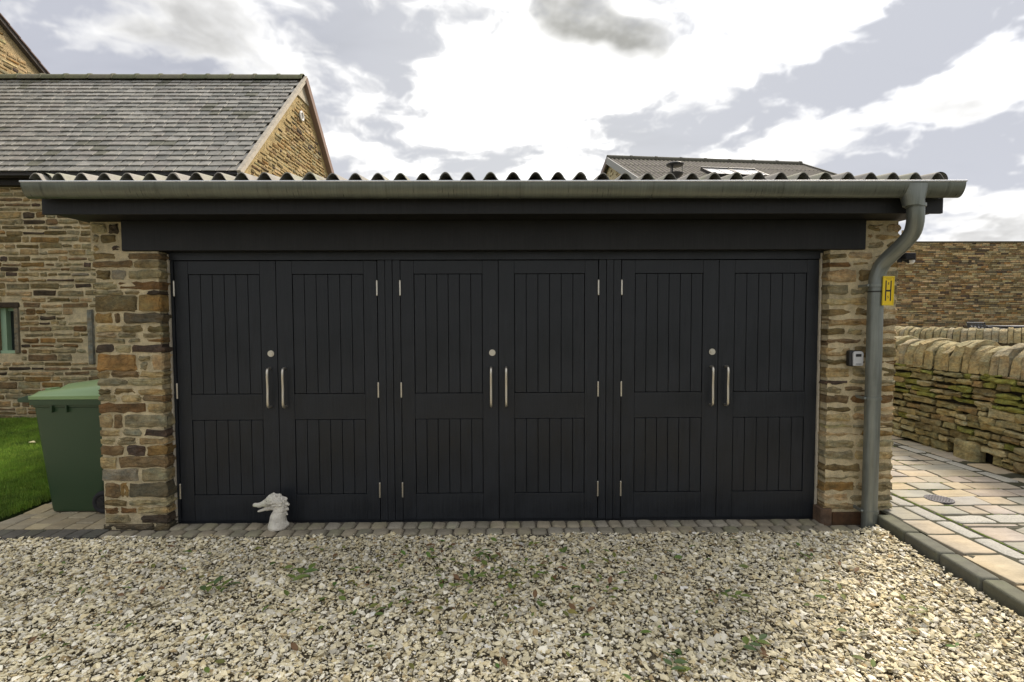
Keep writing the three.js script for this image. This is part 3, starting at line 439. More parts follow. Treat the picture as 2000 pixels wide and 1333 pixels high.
  mk('cowl', new THREE.LatheGeometry([[0, 3.94], [0.115, 3.945], [0.132, 3.965], [0.1, 3.985], [0, 4.0]].map((p) => new THREE.Vector2(...p)), 24), M.black, fl);
  mk('cowl_stem', new THREE.CylinderGeometry(0.014, 0.014, 0.13, 8).translate(-0.045, 3.89, 0.02), M.black, fl);
  for (let i = 0; i < 3; i++) { const a = i * 2.09 + 0.4; mk('cowl_strut', new THREE.CylinderGeometry(0.004, 0.004, 0.14, 6).translate(Math.cos(a) * 0.105, 3.89, Math.sin(a) * 0.105), M.black, fl); }
}
function uvTube(g) { const p = g.attributes.position, uv = g.attributes.uv; for (let i = 0; i < p.count; i++) uv.setXY(i, uv.getY(i) * 0.35, p.getY(i)); return g; }

// ------------------------------------------------------------------ small fittings on the right pillar
{
  const ks = thing('key_safe', 'black key safe with silver front fixed to the right stone pillar', 'key safe', [2.792, 1.352, 0.0]);
  const body = mk('body', rbox(0.105, 0.128, 0.05, 0.014, 0, 0, 0.025, 3), M.black, ks);
  const sh = new THREE.Shape(); sh.moveTo(-0.036, -0.054); sh.lineTo(0.036, -0.054); sh.lineTo(0.039, 0.035); sh.quadraticCurveTo(0.038, 0.054, 0.018, 0.055); sh.lineTo(-0.018, 0.055); sh.quadraticCurveTo(-0.038, 0.054, -0.039, 0.035); sh.closePath();
  mk('cover', new THREE.ExtrudeGeometry(sh, { depth: 0.008, bevelThickness: 0.003, bevelSize: 0.003, bevelSegments: 2 }).translate(0.012, 0, 0.05), std([0.5, 0.51, 0.52], { metalness: 0.2, roughness: 0.5 }), ks);
  mk('dial_window', rbox(0.044, 0.022, 0.004, 0.0018, 0.012, 0.026, 0.0625), M.black, ks);
  mk('name_line', rbox(0.044, 0.005, 0.003, 0.001, 0.014, -0.043, 0.0615), M.black, ks);
  // hydrant plate
  const hy = thing('hydrant_sign', 'yellow hydrant plate with a tall black H strapped to the downpipe', 'sign', [2.952, 1.885, 0.158]); hy.rotation.z = -0.018;
  const cv = document.createElement('canvas'); cv.width = 256; cv.height = 660; const cx = cv.getContext('2d');
  cx.fillStyle = '#d9b90c'; cx.fillRect(0, 0, 256, 660); cx.fillStyle = '#14110a'; cx.fillRect(50, 78, 32, 500); cx.fillRect(174, 78, 32, 500); cx.fillRect(52, 306, 152, 44);
  cx.textAlign = 'center'; cx.font = 'bold 34px sans-serif'; cx.fillStyle = '#4b3f08'; cx.fillText('HYDRANT', 128, 52); cx.fillStyle = '#5a4410'; cx.font = 'bold 84px sans-serif'; cx.fillText('8', 128, 180); cx.fillText('5', 128, 512);
  const ct = new THREE.CanvasTexture(cv); ct.colorSpace = THREE.SRGBColorSpace;
  mk('plate', rbox(0.089, 0.226, 0.006, 0.0028, 0, 0, 0, 3), std([0.62, 0.47, 0.012], { roughness: 0.5 }), hy);
  mk('printed_face', new THREE.PlaneGeometry(0.08, 0.208).translate(0, 0, 0.0036), new THREE.MeshStandardMaterial({ map: ct, roughness: 0.5 }), hy);
  for (const [w, h, x, y] of [[0.089, 0.009, 0, 0.1085], [0.089, 0.009, 0, -0.1085], [0.0075, 0.208, 0.0408, 0], [0.0075, 0.208, -0.0408, 0]]) mk('raised_rim', rbox(w, h, 0.006, 0.0015, x, y, 0.004), std([0.62, 0.47, 0.012], { roughness: 0.5 }), hy);
  const tie = tag(mk('cable_tie', new THREE.TorusGeometry(0.059, 0.0042, 8, 40).rotateX(Math.PI / 2), M.black, scene, [2.905, 1.882, 0.094]), 'thin black cable tie around the downpipe beside the hydrant plate', 'cable tie');
  tie.scale.set(1, 1, 1);
  // security light on the outer face
  const sl = thing('security_light', 'small black security light on the outer side of the right pillar', 'security light', [3.17, 2.17, -0.06]);
  mk('bracket', rbox(0.05, 0.11, 0.07, 0.008, 0.012, 0.01, 0, 2), M.blackMatt, sl); mk('lamp_head', rbox(0.09, 0.055, 0.1, 0.012, 0.065, 0.0, 0.03, 2), M.blackMatt, sl);
  mk('arm', tube([[0.02, 0, 0], [0.05, -0.02, 0.02], [0.09, -0.045, 0.03]], 0.012, 10, 8), M.blackMatt, sl);
  mk('sensor_dome', new THREE.SphereGeometry(0.026, 16, 12).translate(0.105, -0.035, 0.03), M.white, sl); mk('sensor_hood', new THREE.SphereGeometry(0.031, 16, 8, 0, 6.283, 0, 1.5).translate(0.105, -0.03, 0.03), M.blackMatt, sl);
  mk('conduit', new THREE.CylinderGeometry(0.008, 0.008, 0.24, 8).translate(0.068, 0.1, -0.02), M.white, sl);
}
// ------------------------------------------------------------------ wheelie bin
{
  const green = std([0.026, 0.056, 0.025], { roughness: 0.42 }), lidM = std([0.2, 0.31, 0.14], { roughness: 0.28 });
  const bin = thing('wheelie_bin', 'dark green wheelie bin with lighter lid beside the left stone pillar', 'wheelie bin', [-3.735, 0, -0.62]);
  const loft = (lev, seg = 6) => {            // rounded rectangles [y, x0, x1, z0, z1, r, slope]
    const pos = [], idx = [], N = 4 * (seg + 1);
    for (const [y, x0, x1, za, zb, rr, sl = 0] of lev) for (let c = 0; c < 4; c++) for (let s = 0; s <= seg; s++) { const a = (c + s / seg) * Math.PI / 2, cx = c === 0 || c === 3 ? x1 - rr : x0 + rr, cz = c < 2 ? zb - rr : za + rr, x = cx + Math.cos(a) * rr; pos.push(x, y + sl * (x - lev[0][1]), cz + Math.sin(a) * rr); }
    for (let l = 0; l + 1 < lev.length; l++) for (let i = 0; i < N; i++) { const a = l * N + i, b = l * N + (i + 1) % N, c = b + N, d = a + N; idx.push(a, d, b, b, d, c); }
    for (const [l, f] of [[0, 0], [lev.length - 1, 1]]) { const o = l * N; for (let i = 1; i + 1 < N; i++) f ? idx.push(o, o + i + 1, o + i) : idx.push(o, o + i, o + i + 1); }
    const g = new THREE.BufferGeometry(); g.setAttribute('position', new THREE.Float32BufferAttribute(pos, 3)); g.setIndex(idx); g.setAttribute('uv', new THREE.Float32BufferAttribute(new Float32Array(pos.length / 3 * 2), 2));
    return uvBox(toCreasedNormals(g, 0.6));
  };
  mk('body', loft([[0.012, -0.252, 0.2, -0.25, 0.272, 0.04], [0.03, -0.258, 0.215, -0.255, 0.277, 0.045], [0.5, -0.305, 0.27, -0.275, 0.297, 0.05], [0.93, -0.345, 0.315, -0.29, 0.312, 0.05], [0.935, -0.352, 0.322, -0.297, 0.319, 0.05], [0.985, -0.356, 0.326, -0.3, 0.322, 0.05]]), green, bin);
  mk('rim', loft([[0.955, -0.372, 0.34, -0.312, 0.334, 0.05], [1.0, -0.374, 0.342, -0.314, 0.336, 0.05], [1.003, -0.35, 0.32, -0.29, 0.31, 0.05]]), green, bin);
  const lid = mk('lid', loft([[1.004, -0.375, 0.35, -0.316, 0.338, 0.05, 0], [1.03, -0.377, 0.35, -0.318, 0.34, 0.05, 0.01], [1.036, -0.36, 0.35, -0.305, 0.326, 0.06, 0.03], [1.062, -0.33, 0.35, -0.28, 0.3, 0.07, 0.06], [1.068, -0.18, 0.33, -0.25, 0.27, 0.07, 0.08], [1.1, -0.14, 0.31, -0.21, 0.22, 0.06, 0.08], [1.104, -0.1, 0.28, -0.17, 0.18, 0.05, 0.08]]), lidM, bin);
  const lip = new THREE.Shape(); lip.moveTo(-0.36, 0.955); lip.quadraticCurveTo(-0.4, 0.965, -0.42, 0.972); lip.lineTo(-0.5, 0.975); lip.quadraticCurveTo(-0.512, 0.985, -0.5, 1.0); lip.lineTo(-0.43, 1.022); lip.lineTo(-0.36, 1.03); lip.closePath();
  mk('grip_lip', new THREE.ExtrudeGeometry(lip, { depth: 0.5, bevelThickness: 0.006, bevelSize: 0.006, bevelSegments: 2 }).translate(0, 0, -0.24), green, bin);
  mk('lid_clip', rbox(0.05, 0.016, 0.1, 0.006, -0.33, 1.07, 0.12, 2), lidM, bin);
  for (const x of [-0.16, -0.035]) mk('rib', rbox(0.012, 0.06, 0.03, 0.004, x, 0.92, 0.322), green, bin);
  for (const z of [0.3, -0.29]) { const w = grp('wheel', bin); w.position.set(0.235, 0.1, z); mk('tyre', new THREE.TorusGeometry(0.077, 0.024, 12, 32), M.blackMatt, w); mk('rim', merge([new THREE.CylinderGeometry(0.066, 0.066, 0.03, 24).rotateX(Math.PI / 2), new THREE.CylinderGeometry(0.018, 0.018, 0.06, 14).rotateX(Math.PI / 2), ...[0, 1, 2, 3, 4].map((i) => box(0.012, 0.1, 0.038).rotateZ(i * 0.628))]), M.black, w); }
  mk('axle', new THREE.CylinderGeometry(0.01, 0.01, 0.6, 10).rotateX(Math.PI / 2).translate(0.235, 0.1, 0), M.black, bin);
  mk('rear_handle', tube([[0.32, 0.96, -0.2], [0.39, 0.98, -0.2], [0.39, 0.98, 0.2], [0.32, 0.96, 0.2]], 0.014, 20, 8), green, bin);
}
// ------------------------------------------------------------------ dragon head garden ornament
{
  const S = 0.34, res = 88, mc = new MarchingCubes(res, new THREE.MeshBasicMaterial(), false, false, 200000); mc.isolation = 0;
  const caps = [ // ax, ay, az, ra, bx, by, bz, rb in metres: head looks to -x
    [0.0, 0.02, 0, 0.074, 0.004, 0.085, 0, 0.058], [0.004, 0.085, 0, 0.058, 0.022, 0.15, 0, 0.044], [0.022, 0.15, 0, 0.044, 0.022, 0.205, 0, 0.044], [0.02, 0.215, 0, 0.046, -0.04, 0.23, 0, 0.044],
    [-0.04, 0.228, 0, 0.042, -0.085, 0.207, 0, 0.03], [-0.085, 0.207, 0, 0.027, -0.14, 0.19, 0, 0.017], [-0.14, 0.19, 0, 0.017, -0.178, 0.191, 0, 0.013], [-0.178, 0.197, 0.008, 0.007, -0.17, 0.198, -0.008, 0.007],
    [-0.01, 0.178, 0, 0.026, -0.075, 0.162, 0, 0.016], [-0.075, 0.162, 0, 0.015, -0.148, 0.14, 0, 0.008], [-0.06, 0.25, 0.02, 0.014, -0.01, 0.262, 0.024, 0.014], [-0.03, 0.27, 0, 0.012, 0.02, 0.262, 0, 0.014],
    [-0.07, 0.216, 0.03, 0.012, 0.0, 0.226, 0.042, 0.012], [0.0, 0.226, 0.042, 0.013, 0.05, 0.222, 0.044, 0.009], [-0.02, 0.2, 0.036, 0.011, 0.04, 0.2, 0.044, 0.009], [0.035, 0.238, 0, 0.016, 0.07, 0.236, 0, 0.01], [0.055, 0.205, 0, 0.018, 0.088, 0.19, 0, 0.01],
    [0.055, 0.17, 0, 0.018, 0.08, 0.15, 0, 0.01], [0.05, 0.13, 0, 0.018, 0.072, 0.11, 0, 0.009], [0.055, 0.2, 0.026, 0.011, 0.052, 0.15, 0.034, 0.008], [-0.035, 0.272, 0.004, 0.009, -0.028, 0.279, 0, 0.007], [0.04, 0.03, 0, 0.045, 0.07, 0.03, 0, 0.02], [-0.05, 0.238, 0.032, 0.011, -0.03, 0.245, 0.036, 0.011]];
  const cx = -0.045, cy = 0.14, half = S / 2;
  for (let k = 0; k < res; k++) for (let j = 0; j < res; j++) for (let i = 0; i < res; i++) {
    const x = cx + (i / (res / 2) - 1) * half, y = cy + (j / (res / 2) - 1) * half, z = (k / (res / 2) - 1) * half; let acc = 0;
    for (const c of caps) { const ux = c[4] - c[0], uy = c[5] - c[1], uz = c[6] - c[2], L = ux * ux + uy * uy + uz * uz; const t = Math.min(1, Math.max(0, ((x - c[0]) * ux + (y - c[1]) * uy + (z - c[2]) * uz) / L)); const ex = x - c[0] - ux * t, ey = y - c[1] - uy * t, ez = z - c[2] - uz * t, d = Math.sqrt(ex * ex + ey * ey + ez * ez) - mix(c[3], c[7], t); if (d < 0.03) acc += Math.exp(-d / 0.0045); }
    let d = -0.0045 * Math.log(acc + 1e-30); if (d < 0.02) d += 0.005 * perlin.noise(x * 70, y * 70, z * 70) * sm(0.12, 0.2, y) * sm(-0.11, -0.06, x) + 0.0014 * perlin.noise(x * 160, y * 160, z * 160);
    const cut = -(y - 0.0); d = Math.max(d, cut);
    mc.field[k * res * res + j * res + i] = -d;
  }
  mc.update();
  const n = mc.count, g = new THREE.BufferGeometry(); g.setAttribute('position', new THREE.Float32BufferAttribute(Array.from(mc.positionArray.slice(0, n * 3)), 3)); g.scale(half, half, half); g.translate(cx, cy, 0);
  const gm = mergeVertices(g, 1e-4); gm.computeVertexNormals(); uvBox(gm);
  const st = thing('dragon_head_ornament', 'weathered white concrete dragon head ornament standing before the left doors', 'garden ornament', [-1.852, 0.0, 0.02]); st.rotation.y = 0.06;
  mk('head_and_neck', gm, std([0.86, 0.82, 0.72], { map: T.conc, bumpMap: T.stoneB, bumpScale: 0.012 }), st);
  mk('eye', new THREE.SphereGeometry(0.006, 10, 8).translate(-0.066, 0.232, 0.036), std([0.2, 0.18, 0.14]), st);
}
// ------------------------------------------------------------------ stone house on the left
{
  const r = rng(812), WX0 = -12, WX1 = -4.42, WZ = -4.6, EY = 4.03;
  const house = thing('stone_house', 'long stone house with grey slate roof and gable end on the left', 'house');
  const wx0 = -8.66, wx1 = -8.29, wy0 = 1.12, wy1 = 1.89;
  const wall = mk('wall', merge([box2(WX0, wx0, -0.1, EY, WZ - 0.5, WZ - 0.014), box2(wx1, WX1, -0.1, EY, WZ - 0.5, WZ - 0.014), box2(wx0, wx1, -0.1, wy0, WZ - 0.5, WZ - 0.014), box2(wx0, wx1, wy1, EY, WZ - 0.5, WZ - 0.014)]), M.mortar, house);
  const wts = { T: 4, G: 6, B: 3, R: 0.9, O: 0.8, D: 1.6, M: 2, S: 0.8 };
  const list = [];
  for (const q of rubble(WX1 - WX0, EY + 0.05, { cmin: 0.07, cmax: 0.16, wmin: 0.13, wmax: 0.48, joint: 0.03, r })) {
    let x0 = q.x + WX0, x1 = x0 + q.w; const y0 = q.y - 0.02, y1 = y0 + q.h;
    if (y1 > wy0 - 0.06 && y0 < wy1 + 0.1 && x1 > wx0 && x0 < wx1 + 0.09) { if (x0 < wx0) x1 = wx0; else x0 = Math.max(x0, wx1 + 0.1); if (x1 - x0 < 0.05) continue; }
    if (x0 < -6.95 && x1 > -7.06 && y1 > 0.93 && y0 < 1.86) continue;
    const g = blockGeo(x1 - x0, y1 - y0, 0.035, { b: 0.013, j: 0.01, bulge: 0.012, ny: 3, nx: 4, chip: true, r }).translate((x0 + x1) / 2, (y0 + y1) / 2, WZ - 0.032 + (r() - 0.5) * 0.012);
    const cx = (x0 + x1) / 2, seen = cx < -6.85 && cx > -8.95; list.push({ geo: g, mat: pickStone(wts, r), k: (seen ? 0 : 100) + camDist(cx, (y0 + y1) / 2, WZ) });
  }
  list.sort((a, b) => a.k - b.k);
  const nWall = Math.min(215, list.filter((p) => p.k < 100).length); addPieces(wall, house, 'stone', list, nWall, 'wall_stones', stuffStone);
  // windows
  const win = grp('window', house), gf = std([0.27, 0.4, 0.27], { roughness: 0.5 });
  mk('frame', merge([box2(wx0 + 0.07, wx0 + 0.16, wy0 + 0.04, wy1, WZ - 0.2, WZ - 0.09), box2(wx1 - 0.06, wx1, wy0 + 0.04, wy1, WZ - 0.2, WZ - 0.13), box2(wx0 + 0.07, wx1, wy0, wy0 + 0.05, WZ - 0.2, WZ - 0.06), box2(wx0 + 0.16, wx1 - 0.06, wy1 - 0.05, wy1, WZ - 0.2, WZ - 0.13)]), gf, win);
  mk('pane', box2(wx0 + 0.16, wx1 - 0.06, wy0 + 0.05, wy1 - 0.05, WZ - 0.18, WZ - 0.172), std([0.02, 0.025, 0.025], { roughness: 0.08 }), win);
  mk('reveal', box2(wx0, wx0 + 0.07, wy0, wy1, WZ - 0.3, WZ - 0.03), SM.M[1], win);
  mk('lintel', uvBox(blockGeo(0.62, 0.085, 0.06, { r }).translate(-8.5, wy1 + 0.05, WZ - 0.045)), SM.D[0], win);
  mk('jamb', uvBox(blockGeo(0.085, wy1 - wy0, 0.06, { r }).translate(wx1 + 0.045, (wy0 + wy1) / 2, WZ - 0.05)), SM.S[0], win);
  mk('window_jamb', uvBox(blockGeo(0.095, 0.92, 0.07, { r }).translate(-7.005, 1.395, WZ - 0.045)), stoneMat([0.36, 0.35, 0.28]), house);
  // gable end
  const GX = -4.36, ez = -4.36, rz = -7.19, ry = 6.82, bz = 2 * rz - ez, tanP = (ry - 4.06) / (ez - rz);
  const gs = new THREE.Shape(); gs.moveTo(-WZ, -0.1); gs.lineTo(-WZ, 4.2); gs.lineTo(-rz, ry - 0.1); gs.lineTo(-bz - 0.25 + 0.01, 4.2); gs.lineTo(-bz - 0.25, -0.1); gs.closePath();
  const gable = mk('gable_wall', uvBox(new THREE.ExtrudeGeometry(gs, { depth: 0.1, bevelEnabled: false }).rotateY(Math.PI / 2).translate(GX - 0.115, 0, 0)), M.mortar.clone(), house); gable.material.color.setRGB(0.6, 0.46, 0.22);
  const gl = [];
  for (const q of rubble(5.3, 3.9, { cmin: 0.06, cmax: 0.13, wmin: 0.1, wmax: 0.34, joint: 0.028, r })) {
    const zc = -4.62 - q.x - q.w / 2, yc = 2.95 + q.y + q.h / 2, lim = ry - 0.2 - tanP * (Math.abs(zc - rz) + q.w / 2); if (yc + q.h / 2 > lim) continue;
    if (yc > 6.35) continue;
    const g = blockGeo(q.w, q.h, 0.03, { b: 0.014, j: 0.006, bulge: 0.008, nx: 3, r }).rotateY(Math.PI / 2).translate(GX - 0.03 + (r() - 0.5) * 0.012, yc, zc);
    gl.push({ geo: g, mat: pickStone({ T: 5, G: 2, B: 2.5, R: 1.6, O: 3.2, D: 1, L: 1.5 }, r), k: (yc < 4.0 ? 50 : 0) + camDist(GX, yc, zc) });
  }
  gl.sort((a, b) => a.k - b.k); addPieces(gable, house, 'stone', gl, Math.max(0, 300 - nWall), 'gable_stones', stuffStone);
  // roof: slates course by course
  const roof = mk('roof', (() => { const s = new THREE.Shape(); s.moveTo(-ez - 0.02, 4.02); s.lineTo(-rz, ry - 0.05); s.lineTo(-bz, 4.02); s.closePath(); return uvBox(new THREE.ExtrudeGeometry(s, { depth: GX + 12.46, bevelEnabled: false }).rotateY(Math.PI / 2).translate(-12.6, 0, 0)); })(), std([0.06, 0.06, 0.06], { roughness: 0.95 }), house);
  const slateMats = [[0.33, 0.325, 0.29], [0.29, 0.285, 0.26], [0.36, 0.35, 0.31], [0.26, 0.26, 0.235], [0.315, 0.3, 0.27], [0.39, 0.38, 0.345], [0.18, 0.18, 0.135]].map((c) => std(c, { map: T.slate, bumpMap: T.stoneB, bumpScale: 0.003, roughness: 0.62 }));
  const pang = Math.atan(tanP), len = Math.hypot(ez - rz, ry - 4.06), gauge = 0.178, sl = [];
  const variants = [0.19, 0.215, 0.24].map((w) => [0, 1, 2].map(() => { const g = blockGeo(w - 0.016, 0.3, 0.011, { b: 0.003, j: 0.004, bulge: 0.001, nx: 3, ny: 3, r }); return g; }));
  for (let c = 0; c * gauge < len - 0.1; c++) {
    const s = c * gauge; let x = GX + 0.05 - (c % 2) * 0.107;
    while (x > -12.6) { const v = (r() * 3) | 0, w = [0.19, 0.215, 0.24][v], cx = x - w / 2; const patch = perlin.noise(cx * 0.7, s * 0.9, 3.3), ci = patch > 0.18 && r() < 0.5 ? (r() < 0.5 ? 3 : 6) : (r() * 6) | 0; sl.push({ v: variants[v][(r() * 3) | 0], mat: slateMats[ci], cx, s, k: camDist(cx, 4.06 + s * Math.sin(pang), ez - s * Math.cos(pang)) + (cx < -8.3 - s * 0.75 ? 60 : 0), lift: 0.006 + r() * 0.006 }); x -= w; }
  }
  sl.sort((a, b) => a.k - b.k);
  const place = (p) => new THREE.Matrix4().compose(new THREE.Vector3(p.cx, 4.06 + (p.s + 0.14) * Math.sin(pang) + 0.02 * Math.cos(pang), ez - (p.s + 0.14) * Math.cos(pang) + 0.02 * Math.sin(pang)), new THREE.Quaternion().setFromEuler(new THREE.Euler(pang - Math.PI / 2 - 0.1, 0, 0)), new THREE.Vector3(1, 1, 1));
  sl.slice(0, 300).forEach((p) => { const m = mk('slate', p.v, p.mat, roof); place(p).decompose(m.position, m.quaternion, m.scale); });
  addPieces(roof, house, 'slate', sl.slice(300).map((p) => ({ geo: p.v.clone().applyMatrix4(place(p)), mat: p.mat })), 0, 'far_slates', new THREE.MeshStandardMaterial({ vertexColors: true, map: T.slate, roughness: 0.62 }));
  // ridge tiles, verges, gutter, vent
  const rt = [[0.21, 0.21, 0.13], [0.17, 0.18, 0.11], [0.22, 0.21, 0.15]].map((c) => std(c, { map: T.conc, bumpMap: T.mortarB, bumpScale: 0.004 }));
  for (let x = GX + 0.03, i = 0; x > -12.5; x -= 0.5, i++) { const g = new THREE.CylinderGeometry(0.14, 0.14, 0.5, 16, 1, false, 0, Math.PI).rotateZ(Math.PI / 2); const c = new THREE.CylinderGeometry(0.155, 0.155, 0.05, 16, 1, false, 0, Math.PI).rotateZ(Math.PI / 2).translate(0.225, 0, 0); const gg = merge([g, c]); mk('ridge_tile', uvBox(gg), rt[i % 3], roof, [x - 0.25, ry - 0.03, rz]); }
  const vm = std([0.56, 0.51, 0.43], { map: T.mortar });
  { const v1 = mk('verge', box(0.065, 0.08, len + 0.1), vm, roof, [GX + 0.052, (4.06 + ry) / 2 + 0.03, (ez + rz) / 2]); v1.rotation.x = pang; const v2 = mk('verge', box(0.16, 0.15, len + 0.1), std([0.24, 0.17, 0.14]), roof, [GX + 0.02, (4.06 + ry) / 2 - 0.035, (bz + rz) / 2]); v2.rotation.x = -pang; }
  mk('apex_render', (() => { const s = new THREE.Shape(); s.moveTo(-rz - 0.32, ry - 0.44); s.lineTo(-rz, ry - 0.12); s.lineTo(-rz + 0.32, ry - 0.44); s.closePath(); return uvBox(new THREE.ExtrudeGeometry(s, { depth: 0.03, bevelEnabled: false }).rotateY(Math.PI / 2).translate(GX - 0.016, 0, 0)); })(), M.mortarPale, gable);
  const vent = grp('vent', house); mk('vent_ring', new THREE.TorusGeometry(0.085, 0.022, 10, 28).rotateY(Math.PI / 2).translate(GX + 0.02, 6.0, -7.03), M.white, vent); mk('vent_grille', new THREE.CylinderGeometry(0.075, 0.075, 0.02, 20).rotateZ(Math.PI / 2).translate(GX + 0.012, 6.0, -7.03), std([0.2, 0.19, 0.17]), vent);
  mk('fascia', box2(-12.6, GX + 0.02, 3.92, 4.08, ez - 0.16, ez - 0.13), M.timber, house);
  mk('eaves_soffit', box2(-12.6, GX, 3.9, 3.918, WZ - 0.02, ez - 0.13), M.timber, house);
  mk('gutter', merge([new THREE.CylinderGeometry(0.065, 0.065, GX + 12.6, 16, 1, false, -Math.PI / 2, Math.PI).rotateZ(Math.PI / 2).translate((GX - 12.6) / 2, 0, 0)]).rotateX(Math.PI / 2 * 0).translate(0, 4.055, ez - 0.06), M.black, house);
  mk('stop_end', new THREE.CylinderGeometry(0.07, 0.07, 0.03, 18).rotateZ(Math.PI / 2).translate(GX + 0.02, 4.045, ez - 0.06), M.paleMetal, house);
}
// taller house behind it: its gable and the back slope of its verge
{
  const r = rng(93), X = -12.9, h = thing('tall_stone_house', 'taller stone gable rising behind the slate roof at the far left', 'house');
  const rz = -5.6, ry = 11.68, tanP = 0.637, zf = 0.4, zb = -11.8; const y = (z) => ry - tanP * Math.abs(z - rz);
  const s = new THREE.Shape(); s.moveTo(-zf, 0); s.lineTo(-zf, y(zf)); s.lineTo(-rz, ry); s.lineTo(-zb, y(zb)); s.lineTo(-zb, 0); s.closePath();
  const w = mk('gable_wall', uvBox(new THREE.ExtrudeGeometry(s, { depth: 6, bevelEnabled: false }).rotateY(Math.PI / 2).translate(X - 6.016, 0, 0)), M.mortar.clone(), h); w.material.color.setRGB(0.55, 0.42, 0.23);
  const gl = [];
  for (const q of rubble(4.2, 4.0, { cmin: 0.08, cmax: 0.19, wmin: 0.14, wmax: 0.5, joint: 0.03, r })) { const zc = -7 - q.x - q.w / 2, yc = 6.4 + q.y + q.h / 2; if (yc + q.h / 2 > y(zc - q.w / 2) - 0.12) continue; gl.push({ geo: blockGeo(q.w, q.h, 0.03, { b: 0.016, j: 0.008, bulge: 0.008, nx: 3, r }).rotateY(Math.PI / 2).translate(X - 0.03 + (r() - 0.5) * 0.014, yc, zc), mat: pickStone({ T: 6, G: 2, B: 2, R: 1, O: 4, D: 0.7, L: 2 }, r), k: (yc < 7.7 ? 40 : 0) + camDist(X, yc, zc) }); }
  gl.sort((a, b) => a.k - b.k); addPieces(w, h, 'stone', gl, 130, 'gable_stones', stuffStone);
  const L = Math.hypot(zb - rz, ry - y(zb)), a = Math.atan(tanP), rm = std([0.13, 0.11, 0.1], { map: T.slate });
  const m1 = mk('roof', box(6.3, 0.09, L), rm, h, [X - 3.05, (ry + y(zb)) / 2 + 0.06, (zb + rz) / 2]); m1.rotation.x = -a;
  const L2 = Math.hypot(zf - rz, ry - y(zf)), m2 = mk('roof', box(6.3, 0.09, L2), rm, h, [X - 3.05, (ry + y(zf)) / 2 + 0.06, (zf + rz) / 2]); m2.rotation.x = a;
  for (let i = 0; i < 22; i++) { const t = (i + 0.5) / 22, z = mix(rz, zb, t), m = mk('verge_tile', box(0.16, 0.03, L / 22 * 1.1), std([0.14, 0.1, 0.09]), h, [X + 0.06, y(z) + 0.125, z]); m.rotation.x = -a + 0.05; }
}
